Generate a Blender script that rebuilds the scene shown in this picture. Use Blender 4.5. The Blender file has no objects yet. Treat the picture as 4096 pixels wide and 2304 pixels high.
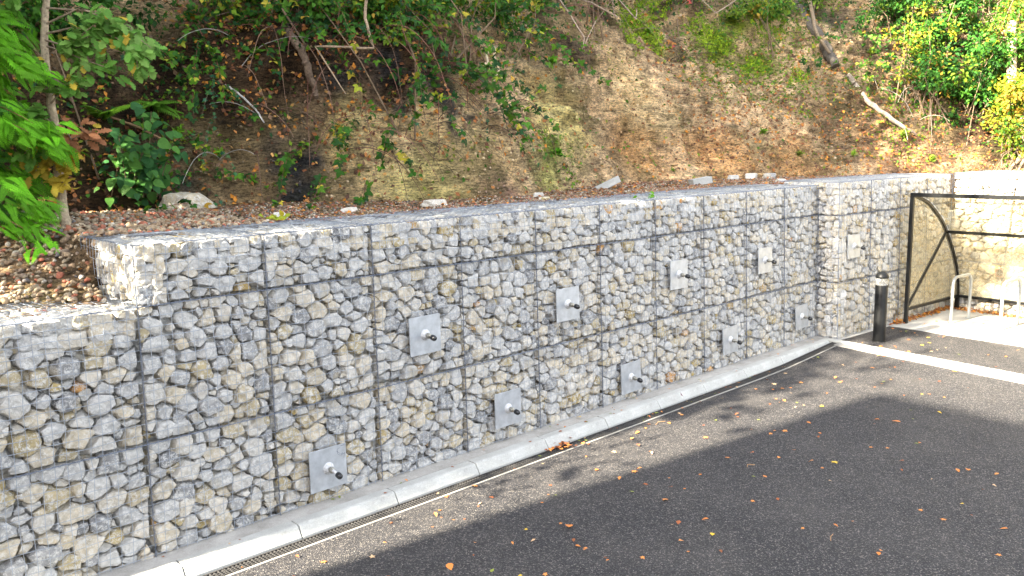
import bpy, math, random
import numpy as np
from mathutils import Vector, Matrix, noise
from mathutils.bvhtree import BVHTree

# ------------------------------------------------------------------ camera, sky, sun
sc = bpy.context.scene
COL = sc.collection
CAM = Vector((-2.0248, -6.0706, 2.8925))
CR = Vector((0.72916, -0.68406, -0.01991)); CU = Vector((0.12437, 0.10385, 0.98679)); CF = Vector((0.67295, 0.722, -0.1608))
cd = bpy.data.cameras.new('camera'); cam = bpy.data.objects.new('camera', cd); COL.objects.link(cam)
cam.matrix_world = Matrix(((CR.x, CU.x, -CF.x, CAM.x), (CR.y, CU.y, -CF.y, CAM.y), (CR.z, CU.z, -CF.z, CAM.z), (0, 0, 0, 1)))
cd.sensor_width = 36; cd.lens = 29.71; cd.clip_end = 500; cd.clip_start = .05
sc.camera = cam
SUN_EL = 32.0
SDIR = Vector((.991 * math.cos(math.radians(SUN_EL)), -.135 * math.cos(math.radians(SUN_EL)), -math.sin(math.radians(SUN_EL))))
w = bpy.data.worlds.new('World'); sc.world = w; w.use_nodes = True
nt = w.node_tree; bg = nt.nodes['Background']
sky = nt.nodes.new('ShaderNodeTexSky'); sky.sky_type = 'NISHITA'; sky.sun_disc = False
sky.sun_elevation = math.radians(SUN_EL); sky.sun_rotation = math.radians(-82)
sky.air_density = 1.0; sky.dust_density = 3.0; sky.ozone_density = .6
hs = nt.nodes.new('ShaderNodeHueSaturation'); hs.inputs['Saturation'].default_value = .32
nt.links.new(sky.outputs[0], hs.inputs['Color']); nt.links.new(hs.outputs[0], bg.inputs[0]); bg.inputs[1].default_value = .09
sl = bpy.data.lights.new('sun', 'SUN'); so = bpy.data.objects.new('sun', sl); COL.objects.link(so)
sl.energy = 4.4; sl.angle = math.radians(.6); sl.color = (1, .89, .70)
so.rotation_euler = SDIR.to_track_quat('-Z', 'Y').to_euler()
vs = sc.view_settings; vs.view_transform = 'Standard'; vs.look = 'None'; vs.gamma = 1; vs.exposure = 3.55
random.seed(7); RNG = np.random.default_rng(7)
PI = math.pi

# ------------------------------------------------------------------ materials
def mat(name, rough=.8, metal=0.0, spec=.5):
    m = bpy.data.materials.new(name); m.use_nodes = True
    b = m.node_tree.nodes['Principled BSDF']
    b.inputs['Roughness'].default_value = rough; b.inputs['Metallic'].default_value = metal
    b.inputs['Specular IOR Level'].default_value = spec
    return m, m.node_tree, b
def nd(nt, t, **k):
    n = nt.nodes.new(t)
    for a, v in k.items():
        if a in n.inputs: n.inputs[a].default_value = v
        else: setattr(n, a, v)
    return n
def noise_n(nt, scale, detail=4, rough=.55, co=None):
    n = nt.nodes.new('ShaderNodeTexNoise'); n.inputs['Scale'].default_value = scale
    n.inputs['Detail'].default_value = detail; n.inputs['Roughness'].default_value = rough
    if co is not None: nt.links.new(co, n.inputs['Vector'])
    return n
def ramp(nt, src, stops, interp='LINEAR'):
    r = nt.nodes.new('ShaderNodeValToRGB'); r.color_ramp.interpolation = interp
    e = r.color_ramp.elements
    while len(e) < len(stops): e.new(.5)
    for i, (p, c) in enumerate(stops):
        e[i].position = p; e[i].color = (c[0], c[1], c[2], 1) if not isinstance(c, float) else (c, c, c, 1)
    nt.links.new(src, r.inputs[0]); return r
def mixc(nt, fac, a, b, mode='MIX'):
    m = nt.nodes.new('ShaderNodeMix'); m.data_type = 'RGBA'; m.blend_type = mode; m.clamp_factor = True
    for s, v in ((m.inputs[0], fac), (m.inputs[6], a), (m.inputs[7], b)):
        if isinstance(v, (int, float)): s.default_value = v
        elif isinstance(v, tuple): s.default_value = (*v, 1)
        else: nt.links.new(v, s)
    return m.outputs[2]
def bump(nt, b, h, strength, dist=.01):
    n = nt.nodes.new('ShaderNodeBump'); n.inputs['Strength'].default_value = strength; n.inputs['Distance'].default_value = dist
    nt.links.new(h, n.inputs['Height']); nt.links.new(n.outputs[0], b.inputs['Normal']); return n
def coords(nt): return nt.nodes.new('ShaderNodeTexCoord').outputs['Object']
def attr(nt, name): 
    a = nt.nodes.new('ShaderNodeAttribute'); a.attribute_name = name; return a

def simple(name, col, rough=.6, metal=0.0, var=.15, scale=12, bs=.15, bd=.003, spec=.5):
    m, nt, b = mat(name, rough, metal, spec); co = coords(nt)
    n = noise_n(nt, scale, 6, .6, co)
    r = ramp(nt, n.outputs[0], [(.3, tuple(c * (1 - var) for c in col)), (.7, tuple(min(1, c * (1 + var)) for c in col))])
    nt.links.new(r.outputs[0], b.inputs['Base Color'])
    if bs: bump(nt, b, noise_n(nt, scale * 8, 3, .6, co).outputs[0], bs, bd)
    return m

def m_stone():
    m, nt, b = mat('limestone', .85, 0, .3); co = coords(nt)
    tone = attr(nt, 'tone')
    add = nd(nt, 'ShaderNodeVectorMath', operation='ADD'); mul = nd(nt, 'ShaderNodeVectorMath', operation='SCALE')
    nt.links.new(tone.outputs['Vector'], mul.inputs[0]); mul.inputs['Scale'].default_value = 57.0
    nt.links.new(co, add.inputs[0]); nt.links.new(mul.outputs[0], add.inputs[1]); v = add.outputs[0]
    base = ramp(nt, tone.outputs['Fac'], [(0, (.20, .205, .215)), (.18, (.36, .36, .36)), (.45, (.50, .495, .48)), (.62, (.55, .51, .44)), (.78, (.52, .45, .33)),
                                        (.90, (.42, .35, .21)), (.975, (.36, .27, .10)), (1.0, (.50, .26, .09))])
    n1 = noise_n(nt, 14, 5, .65, v)
    c = mixc(nt, .55, base.outputs[0], ramp(nt, n1.outputs[0], [(.34, (.50, .50, .52)), (.5, (1.0, 1.0, .98)), (.66, (1.5, 1.46, 1.4))]).outputs[0], 'MULTIPLY')
    n2 = noise_n(nt, 26, 8, .85, v)
    dust = ramp(nt, n2.outputs[0], [(.50, 0.0), (.55, .8)])
    c = mixc(nt, dust.outputs[0], c, (.66, .65, .62))
    n4 = noise_n(nt, 5, 3, .5, v)
    st = ramp(nt, n4.outputs[0], [(.60, 0.0), (.70, .5)])
    c = mixc(nt, st.outputs[0], c, (.36, .30, .19))
    nt.links.new(c, b.inputs['Base Color'])
    n3 = noise_n(nt, 26, 8, .72, v)
    bump(nt, b, n3.outputs[0], 1.0, .022)
    return m
M_STONE = m_stone()
def m_col(name, rough=.8, var=.35, scale=60, trans=0.0, bs=.3, spec=.3):
    m, nt, b = mat(name, rough, 0, spec); co = coords(nt)
    a = attr(nt, 'col'); n = noise_n(nt, scale, 4, .6, co)
    c = mixc(nt, var, a.outputs['Color'], ramp(nt, n.outputs[0], [(.3, .35), (.7, 1.5)]).outputs[0], 'MULTIPLY')
    nt.links.new(c, b.inputs['Base Color'])
    if bs: bump(nt, b, n.outputs[0], bs, .01)
    if trans:
        t = nt.nodes.new('ShaderNodeBsdfTranslucent'); nt.links.new(c, t.inputs[0])
        mx = nt.nodes.new('ShaderNodeMixShader'); mx.inputs[0].default_value = trans
        nt.links.new(b.outputs[0], mx.inputs[1]); nt.links.new(t.outputs[0], mx.inputs[2])
        nt.links.new(mx.outputs[0], nt.nodes['Material Output'].inputs[0])
    return m
M_LEAF = m_col('leaf', .6, .3, 40, .28, 0, .18)
M_DEAD = m_col('dead_leaf', .75, .4, 60, .12, 0)
M_GRAVEL = m_col('gravel_stone', .9, .5, 70, 0, .6)
M_BARK = m_col('bark', .9, .7, 35, 0, .8)
M_MOSS = m_col('moss', .95, .6, 45, 0, .8)

def m_bank():
    m, nt, b = mat('earth', .95, 0, .2); co = coords(nt)
    a = attr(nt, 'col')
    mp = nd(nt, 'ShaderNodeMapping'); nt.links.new(co, mp.inputs[0]); mp.inputs['Scale'].default_value = (1, 1, 3.2)
    n1 = noise_n(nt, 3.2, 8, .68, mp.outputs[0]); n2 = noise_n(nt, 14, 8, .75, mp.outputs[0]); n3 = noise_n(nt, 1.1, 4, .6, co)
    c = mixc(nt, .85, a.outputs['Color'], ramp(nt, n1.outputs[0], [(.34, (.45, .43, .40)), (.47, (1.3, 1.27, 1.2)), (.62, (2.1, 2.0, 1.85))]).outputs[0], 'MULTIPLY')
    c = mixc(nt, .8, c, ramp(nt, n2.outputs[0], [(.40, (.22, .20, .19)), (.48, (1, 1, 1)), (.62, (1.6, 1.55, 1.45))]).outputs[0], 'MULTIPLY')
    mp3 = nd(nt, 'ShaderNodeMapping'); nt.links.new(co, mp3.inputs[0]); mp3.inputs['Scale'].default_value = (1, 1, .38)
    n7 = noise_n(nt, 3.4, 7, .65, mp3.outputs[0]); n8 = noise_n(nt, .8, 3, .5, co)
    c = mixc(nt, .8, c, ramp(nt, n7.outputs[0], [(.36, (.40, .37, .34)), (.47, (1.05, 1.03, 1.0)), (.62, (1.3, 1.3, 1.3))]).outputs[0], 'MULTIPLY')
    c = mixc(nt, .7, c, ramp(nt, n8.outputs[0], [(.38, (.60, .58, .52)), (.60, (1.2, 1.2, 1.2))]).outputs[0], 'MULTIPLY')
    vz = nd(nt, 'ShaderNodeTexVoronoi', Scale=7.0, feature='DISTANCE_TO_EDGE'); wp = mixc(nt, .12, mp.outputs[0], n2.outputs['Color']); nt.links.new(wp, vz.inputs['Vector'])
    c = mixc(nt, .55, c, ramp(nt, vz.outputs['Distance'], [(.0, .25), (.035, 1.0)]).outputs[0], 'MULTIPLY')
    g = ramp(nt, n3.outputs[0], [(.50, 0.0), (.64, .45)])
    c = mixc(nt, g.outputs[0], c, (.10, .105, .03))
    mp2 = nd(nt, 'ShaderNodeMapping'); nt.links.new(co, mp2.inputs[0]); mp2.inputs['Scale'].default_value = (1, 1, 4)
    n5 = noise_n(nt, 3.5, 8, .75, mp2.outputs[0]); n6 = noise_n(nt, 42, 4, .7, co)
    c = mixc(nt, .75, c, ramp(nt, n6.outputs[0], [(.38, .55), (.48, 1.0), (.62, 1.35)]).outputs[0], 'MULTIPLY')
    c = mixc(nt, .7, c, ramp(nt, n5.outputs[0], [(.37, .12), (.41, 1.0)]).outputs[0], 'MULTIPLY')
    nt.links.new(c, b.inputs['Base Color'])
    ad = nd(nt, 'ShaderNodeMath', operation='ADD'); nt.links.new(n1.outputs[0], ad.inputs[0]); nt.links.new(n2.outputs[0], ad.inputs[1])
    bump(nt, b, ad.outputs[0], 1.0, .14)
    return m
M_BANK = m_bank()
def m_asphalt(name='asphalt', dusty=0.0):
    m, nt, b = mat(name, .72, 0, .35); co = coords(nt)
    v = nd(nt, 'ShaderNodeTexVoronoi', Scale=120.0); nt.links.new(co, v.inputs['Vector'])
    sp = nd(nt, 'ShaderNodeSeparateColor'); nt.links.new(v.outputs['Color'], sp.inputs[0])
    c = ramp(nt, sp.outputs[0], [(0, (.010, .010, .013)), (.50, (.019, .019, .023)), (.78, (.040, .039, .042)), (.94, (.11, .10, .092)), (1.0, (.20, .185, .165))])
    n = noise_n(nt, 1.3, 5, .6, co)
    k = mixc(nt, ramp(nt, n.outputs[0], [(.45, 0.0), (.75, .20 + dusty)]).outputs[0], c.outputs[0], (.12, .11, .10))
    n2 = noise_n(nt, 9, 6, .7, co)
    k = mixc(nt, .5, k, ramp(nt, n2.outputs[0], [(.3, .55), (.7, 1.45)]).outputs[0], 'MULTIPLY')
    nt.links.new(k, b.inputs['Base Color'])
    bump(nt, b, v.outputs['Distance'], .9, .012)
    return m
M_ASPH = m_asphalt(); M_APRON = m_asphalt('apron_asphalt', .3)
def m_conc(name, col, stain=.5, sc_=3.0):
    m, nt, b = mat(name, .85, 0, .3); co = coords(nt)
    n = noise_n(nt, sc_, 8, .68, co); n2 = noise_n(nt, 90, 3, .6, co); n3 = noise_n(nt, 14, 6, .75, co)
    c = mixc(nt, stain, col, ramp(nt, n.outputs[0], [(.3, (.55, .54, .50)), (.7, (1.25, 1.25, 1.25))]).outputs[0], 'MULTIPLY')
    c = mixc(nt, ramp(nt, n3.outputs[0], [(.58, 0.0), (.66, .55)]).outputs[0], c, tuple(x * 1.35 for x in col))
    c = mixc(nt, .25, c, ramp(nt, n2.outputs[0], [(.3, .5), (.7, 1.4)]).outputs[0], 'MULTIPLY')
    nt.links.new(c, b.inputs['Base Color']); bump(nt, b, n2.outputs[0], .35, .004)
    return m
M_KERB = m_conc('kerb_concrete', (.40, .405, .39)); M_PATH = m_conc('path_concrete', (.36, .35, .33), .7)
M_SLAB = m_conc('slab_concrete', (.34, .335, .32), .35); M_WHITE = m_conc('white_paint', (.42, .42, .39), .5, 8)
M_GREYC = m_conc('old_concrete', (.27, .26, .24), .7)
M_WIRE = simple('galvanised_wire', (.34, .38, .44), .45, .35, .2, 30, 0)
M_BIND = simple('binding_wire', (.18, .21, .27), .45, .6, .25, 30, 0)
M_GALV = simple('galvanised_plate', (.40, .425, .455), .42, .45, .22, 9, .1)
M_TUBE = simple('galvanised_tube', (.27, .285, .29), .35, .5, .15, 14, .05)
M_NUT = simple('steel_nut', (.30, .29, .25), .4, .8, .3, 40, .2)
M_GROUT = simple('dried_grout', (.46, .47, .48), .8, 0, .3, 45, .4)
M_BLACKP = simple('black_paint', (.006, .0065, .007), .42, 0, .3, 20, .05, spec=.25)
M_RUBBER = simple('black_plastic', (.010, .011, .014), .25, 0, .2, 20, 0)
M_IRON = simple('cast_iron', (.055, .053, .052), .55, .3, .35, 22, .3)
M_CLAY = simple('clay_pipe', (.30, .17, .11), .8, 0, .2, 22, .3)
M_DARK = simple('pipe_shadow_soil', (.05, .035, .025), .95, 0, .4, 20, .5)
M_BRICK = simple('building_brick', (.30, .16, .10), .9, 0, .25, 6, .3)
M_MARK = simple('marker_ink', (.12, .14, .19), .8, 0, .2, 30, 0)
def m_glaze():
    m, nt, b = mat('perspex', .06, 0, .4)
    tr = nt.nodes.new('ShaderNodeBsdfTransparent'); tr.inputs[0].default_value = (.93, .90, .80, 1)
    b.inputs['Base Color'].default_value = (.62, .58, .48, 1)
    n = noise_n(nt, 2.5, 5, .6, coords(nt)); r = ramp(nt, n.outputs[0], [(.3, .10), (.8, .26)])
    mx = nt.nodes.new('ShaderNodeMixShader'); nt.links.new(r.outputs[0], mx.inputs[0])
    nt.links.new(tr.outputs[0], mx.inputs[1]); nt.links.new(b.outputs[0], mx.inputs[2])
    nt.links.new(mx.outputs[0], nt.nodes['Material Output'].inputs[0]); return m
M_GLAZE = m_glaze()
def m_lens():
    m, nt, b = mat('clear_lens', .05, 0, .5)
    tr = nt.nodes.new('ShaderNodeBsdfTransparent'); tr.inputs[0].default_value = (.95, .96, .95, 1)
    b.inputs['Base Color'].default_value = (.6, .6, .58, 1)
    mx = nt.nodes.new('ShaderNodeMixShader'); mx.inputs[0].default_value = .25
    nt.links.new(tr.outputs[0], mx.inputs[1]); nt.links.new(b.outputs[0], mx.inputs[2])
    nt.links.new(mx.outputs[0], nt.nodes['Material Output'].inputs[0]); return m
M_LENS = m_lens()
M_REFL = simple('reflector', (.12, .125, .125), .25, .6, .05, 10, 0)

# ------------------------------------------------------------------ object helpers
def tag(o, label=None, cat=None, group=None, kind=None):
    if label: o['label'] = label
    if cat: o['category'] = cat
    if group: o['group'] = group
    if kind: o['kind'] = kind
    return o
def thing(name, label, cat, loc=(0, 0, 0), group=None):
    o = bpy.data.objects.new(name, None); o.empty_display_size = .1; COL.objects.link(o); o.location = loc
    return tag(o, label, cat, group)
def link(name, me, m, parent=None, loc=None):
    o = bpy.data.objects.new(name, me); COL.objects.link(o)
    if m is not None: me.materials.append(m)
    if parent is not None: o.parent = parent
    if loc is not None: o.location = loc
    return o
def np_mesh(name, V, F, smooth=False, col=None, tone=None):
    """V (n,3); F array (m,k) or list of such arrays"""
    V = np.asarray(V, np.float32).reshape(-1, 3)
    Fs = F if isinstance(F, list) else [F]
    Fs = [np.asarray(f, np.int32) for f in Fs if len(f)]
    me = bpy.data.meshes.new(name); me.vertices.add(len(V)); me.vertices.foreach_set('co', V.ravel())
    lv = np.concatenate([f.ravel() for f in Fs]); tot = np.concatenate([np.full(len(f), f.shape[1], np.int32) for f in Fs])
    st = np.concatenate([[0], np.cumsum(tot)[:-1]]).astype(np.int32)
    me.loops.add(len(lv)); me.loops.foreach_set('vertex_index', lv)
    me.polygons.add(len(tot)); me.polygons.foreach_set('loop_start', st)
    if smooth: me.polygons.foreach_set('use_smooth', np.ones(len(tot), bool))
    me.update(calc_edges=True)
    if col is not None:
        a = me.attributes.new('col', 'FLOAT_COLOR', 'POINT'); c = np.ones((len(V), 4), np.float32); c[:, :3] = col; a.data.foreach_set('color', c.ravel())
    if tone is not None:
        a = me.attributes.new('tone', 'FLOAT', 'POINT'); a.data.foreach_set('value', np.broadcast_to(np.asarray(tone, np.float32), (len(V),)).ravel().copy())
    return me
class MB:
    """collects quads/ngons for one mesh object"""
    def __init__(s): s.v = []; s.f = []; s.c = []
    def add(s, V, F, col=None):
        n = len(s.v); s.v += [tuple(p) for p in V]; s.f += [tuple(i + n for i in f) for f in F]
        s.c += [col if col is not None else (.5, .5, .5)] * len(V); return s
    def box(s, lo, hi, col=None):
        x0, y0, z0 = lo; x1, y1, z1 = hi
        return s.add([(x0, y0, z0), (x1, y0, z0), (x1, y1, z0), (x0, y1, z0), (x0, y0, z1), (x1, y0, z1), (x1, y1, z1), (x0, y1, z1)],
                     [(3, 2, 1, 0), (4, 5, 6, 7), (0, 1, 5, 4), (1, 2, 6, 5), (2, 3, 7, 6), (3, 0, 4, 7)], col)
    def frame_box(s, o, ax, ay, az, sx, sy, sz, col=None):
        o = Vector(o); V = []
        for k in (0, 1):
            for i, j in ((0, 0), (1, 0), (1, 1), (0, 1)): V.append(o + ax * (sx * i) + ay * (sy * j) + az * (sz * k))
        return s.add(V, [(3, 2, 1, 0), (4, 5, 6, 7), (0, 1, 5, 4), (1, 2, 6, 5), (2, 3, 7, 6), (3, 0, 4, 7)], col)
    def tube(s, pts, rad, sides=6, col=None, caps=True):
        pts = [Vector(p) for p in pts]; n = len(pts)
        if not hasattr(rad, '__len__'): rad = [rad] * n
        b = len(s.v); prev = None
        for i, p in enumerate(pts):
            t = (pts[min(i + 1, n - 1)] - pts[max(i - 1, 0)])
            t = t.normalized() if t.length > 1e-9 else Vector((0, 0, 1))
            u = prev if prev is not None else (Vector((0, 0, 1)) if abs(t.z) < .9 else Vector((1, 0, 0)))
            u = (u - t * u.dot(t)); u = u.normalized() if u.length > 1e-6 else t.orthogonal().normalized(); prev = u; q = t.cross(u)
            for k in range(sides):
                a = 2 * PI * k / sides; s.v.append(tuple(p + (u * math.cos(a) + q * math.sin(a)) * rad[i]))
                s.c.append(col if col is not None else (.5, .5, .5))
        for i in range(n - 1):
            for k in range(sides):
                a0 = b + i * sides + k; a1 = b + i * sides + (k + 1) % sides; s.f.append((a0, a1, a1 + sides, a0 + sides))
        if caps: s.f.append(tuple(b + k for k in range(sides))[::-1]); s.f.append(tuple(b + (n - 1) * sides + k for k in range(sides)))
        return s
    def lathe(s, c, prof, ax=Vector((0, 0, 1)), sides=24, col=None):
        ax = Vector(ax).normalized(); u = ax.orthogonal().normalized(); q = ax.cross(u); c = Vector(c); b = len(s.v)
        for r, h in prof:
            for k in range(sides):
                a = 2 * PI * k / sides; s.v.append(tuple(c + ax * h + (u * math.cos(a) + q * math.sin(a)) * r)); s.c.append(col or (.5, .5, .5))
        for i in range(len(prof) - 1):
            for k in range(sides):
                a0 = b + i * sides + k; a1 = b + i * sides + (k + 1) % sides; s.f.append((a0, a1, a1 + sides, a0 + sides))
        s.f.append(tuple(b + k for k in range(sides))[::-1]); s.f.append(tuple(b + (len(prof) - 1) * sides + k for k in range(sides)))
        return s
    def mesh(s, name, smooth=False, ang=None):
        me = bpy.data.meshes.new(name); me.from_pydata(s.v, [], s.f); me.update()
        a = me.attributes.new('col', 'FLOAT_COLOR', 'POINT'); c = np.ones((len(s.v), 4), np.float32); c[:, :3] = np.array(s.c, np.float32).reshape(-1, 3); a.data.foreach_set('color', c.ravel())
        if smooth:
            me.polygons.foreach_set('use_smooth', np.ones(len(me.polygons), bool))
            me.set_sharp_from_angle(angle=ang or math.radians(35))
        return me
    def build(s, name, m, parent=None, smooth=False, bevel=0, loc=None):
        me = s.mesh(name, smooth); org = Vector((0, 0, 0))
        if loc is not None:
            org = Vector(loc); me.transform(Matrix.Translation(-org))
        elif parent is not None:
            org = parent.location; me.transform(Matrix.Translation(-org))
        o = link(name, me, m, parent)
        if loc is not None: o.location = org
        if bevel:
            bv = o.modifiers.new('bevel', 'BEVEL'); bv.width = bevel; bv.segments = 2; bv.limit_method = 'ANGLE'
        return o

# icosphere templates
def ico(sub):
    import bmesh
    bm = bmesh.new(); bmesh.ops.create_icosphere(bm, subdivisions=sub, radius=1)
    V = np.array([v.co[:] for v in bm.verts]); F = np.array([[v.index for v in f.verts] for f in bm.faces]); bm.free()
    return V / np.linalg.norm(V, axis=1)[:, None], F
ICO1, ICO2, ICO3, ICO4 = ico(1), ico(2), ico(3), ico(4)

# ------------------------------------------------------------------ gabion wall
CELL = 1 / 13
def pack(wd, hg, r0, r1, rng, asp=1.18):
    """unequal circle packing inside a rectangle, radii falling from r0 to r1"""
    P = np.zeros((0, 2)); R = np.zeros(0)
    for r in np.linspace(r0, r1, 26):
        k = int(5 if r > .85 * r0 else 16 if r > .6 * r0 else 60)
        for _ in range(k):
            rr = r * rng.uniform(.9, 1.1)
            p = np.array([rng.uniform(rr * .8, max(wd - rr * .8, rr * .8 + .001)), rng.uniform(rr * .7, max(hg - rr * .7, rr * .7 + .001))])
            if len(P):
                d = (P - p) / [asp, 1]; d = np.sqrt((d ** 2).sum(1))
                if (d < .86 * (R + rr)).any(): continue
            P = np.vstack([P, p]); R = np.append(R, rr)
    return P, R
def rocks(P, R, wd, hg, rng, dirs, gap=.0028, asp=1.18, depth=(.7, 1.0), pw=24):
    """one faceted rock per packed circle: softened intersection of half spaces; returns local vertices (n,m,3), front = +z"""
    out = []; cen = []
    Q = P / [asp, 1]
    for i in range(len(P)):
        d = Q - Q[i]; L = np.sqrt((d ** 2).sum(1)); L[i] = 9
        o = (L ** 2 + R[i] ** 2 - R ** 2) / (2 * L)
        idx = np.where(o < 2.4 * R[i])[0]; idx = idx[np.argsort(o[idx])][:10]; idx = idx[rng.random(len(idx)) > .14]
        N = [np.array([d[j, 0] / L[j], d[j, 1] / L[j], 0]) for j in idx]; H = [min(o[j], 1.55 * R[i]) for j in idx]
        for n2, h in (((-1, 0, 0), Q[i, 0]), ((1, 0, 0), wd / asp - Q[i, 0]), ((0, -1, 0), Q[i, 1]), ((0, 1, 0), hg - Q[i, 1])):
            if h < 2 * R[i]: N.append(np.array(n2, float)); H.append(max(h - .006, .012))
        for _ in range(3):
            a = rng.uniform(0, 6.28); N.append(np.array([math.cos(a), math.sin(a), 0])); H.append(R[i] * rng.uniform(1.15, 1.5))
        N = np.array(N); H = np.array(H) * rng.uniform(.93, 1.02) * rng.uniform(.88, 1.06, len(H)) - gap
        H = np.maximum(H, .010)
        ta = rng.uniform(-.32, .12, len(N)); N = np.column_stack([N[:, 0] * np.cos(ta), N[:, 1] * np.cos(ta), -np.sin(ta)]); 
        D = min(max(R[i] * rng.uniform(*depth), .028), .075)
        az = rng.uniform(0, 6.28, 6); el = rng.uniform(.15, .95, 6)
        Nf = np.column_stack([np.cos(az) * np.sin(el), np.sin(az) * np.sin(el), np.cos(el)])
        Hf = D * np.cos(el) * rng.uniform(.92, 1.12, 6) + R[i] * np.sin(el) * rng.uniform(.72, 1.0, 6)
        Nb = np.array([[0, 0, -1.0], [0, 0, 1.0]]); Hb = np.array([D, D])
        N = np.vstack([N, Nf, Nb]); H = np.concatenate([H, Hf, Hb])
        t = np.maximum(dirs @ N.T, 0) / H
        r = np.minimum((t ** pw).sum(1) ** (-1 / pw), max(1.75 * R[i], .03))
        ph = rng.uniform(0, 6.28, 6); fr = rng.uniform(2.0, 6.0, (6, 3)) * rng.choice([-1, 1], (6, 3))
        r = r * (1 + .022 * np.sin(dirs @ fr.T + ph).sum(1))
        if len(dirs) > 200:
            f2_ = rng.uniform(7, 15, (6, 3)) * rng.choice([-1, 1], (6, 3)); r = r * (1 + .007 * np.sin(dirs @ f2_.T + ph).sum(1))
        V = dirs * r[:, None]; V[:, 0] *= asp
        out.append(V); cen.append(D)
    return out, np.array(cen)
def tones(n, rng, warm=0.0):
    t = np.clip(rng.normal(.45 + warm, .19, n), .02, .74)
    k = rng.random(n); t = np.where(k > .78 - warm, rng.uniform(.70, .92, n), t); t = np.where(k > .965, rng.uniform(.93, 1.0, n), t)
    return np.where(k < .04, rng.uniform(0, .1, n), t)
WUP = np.array([.033, .0489, 1.0])
def wire_grid(P, a, b, la, lb, out, rng, mbv, mbf, r=.0023, bulge=.014):
    """square welded mesh over the parallelogram P + a*s + b*t"""
    P, a, b, out = [np.array(x, float) for x in (P, a, b, out)]
    ph = rng.uniform(0, 6.28, 8)
    def pos(s, t):
        f = np.sin(np.pi * np.clip(s / la, 0, 1)) * np.sin(np.pi * np.clip(t / lb, 0, 1))
        dx = .007 * np.sin(s * 5 + t * 3.1 + ph[0]) + .004 * np.sin(t * 13 + ph[1]); dy = .008 * np.sin(s * 4.2 - t * 2 + ph[2]) * f + .004 * np.sin(s * 15 + ph[3])
        o = bulge * f * (1 + .6 * np.sin(s * 6 + ph[4]) * np.sin(t * 5 + ph[5])) + .003
        e = np.minimum(1, f * 4)
        return P + np.outer(s + dx * e, a) + np.outer(t + dy * e, b) + np.outer(o, out)
    def strand(pts, u, v):
        n = len(pts); k0 = sum(len(x) for x in mbv)
        ang = np.array([0.5, 2.6, 4.7]); ring = np.outer(np.cos(ang), u) * r + np.outer(np.sin(ang), v) * r
        V = (pts[:, None, :] + ring[None]).reshape(-1, 3); mbv.append(V)
        i = np.arange(n - 1)[:, None] * 3; k = np.arange(3)[None]
        F = np.stack([i + k, i + (k + 1) % 3, i + 3 + (k + 1) % 3, i + 3 + k], -1).reshape(-1, 4) + k0; mbf.append(F)
    na = max(2, int(round(la / CELL))); nb_ = max(2, int(round(lb / CELL)))
    for i in range(na + 1):
        t = np.linspace(0, lb, nb_ + 1); strand(pos(np.full(len(t), i * la / na), t), a, out)
    for j in range(nb_ + 1):
        s = np.linspace(0, la, na + 1); strand(pos(s, np.full(len(s), j * lb / nb_)), b, out)
def helix(p0, p1, r, pitch, wr, mbv, mbf, rng):
    p0 = np.array(p0, float); p1 = np.array(p1, float); L = np.linalg.norm(p1 - p0); ax = (p1 - p0) / L
    u = np.cross(ax, [.3, .2, .93]) if abs(ax[2]) < .9 else np.cross(ax, [1, 0, 0]); u /= np.linalg.norm(u); v = np.cross(ax, u)
    n = int(L / pitch * 6); t = np.linspace(0, 1, n + 1); a = t * L / pitch * 6.283 + rng.uniform(0, 6)
    for pts, w_, m_ in ((p0 + np.outer(t * L, ax) + np.outer(np.cos(a) * r, u) + np.outer(np.sin(a) * r, v), wr * .6, n + 1),
                      (p0 + np.outer(np.linspace(0, L, 9), ax) + np.outer(np.sin(np.linspace(0, 7, 9) + a[0]) * .003, u), wr * 1.25, 9)):
        k0 = sum(len(x) for x in mbv); ang = np.array([0.5, 2.6, 4.7]); ring = np.outer(np.cos(ang), u) * w_ + np.outer(np.sin(ang), v) * w_
        V = (pts[:, None, :] + ring[None]).reshape(-1, 3); mbv.append(V)
        i = np.arange(m_ - 1)[:, None] * 3; k = np.arange(3)[None]
        mbf.append(np.stack([i + k, i + (k + 1) % 3, i + 3 + (k + 1) % 3, i + 3 + k], -1).reshape(-1, 4) + k0)
NSTONE = 0
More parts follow.
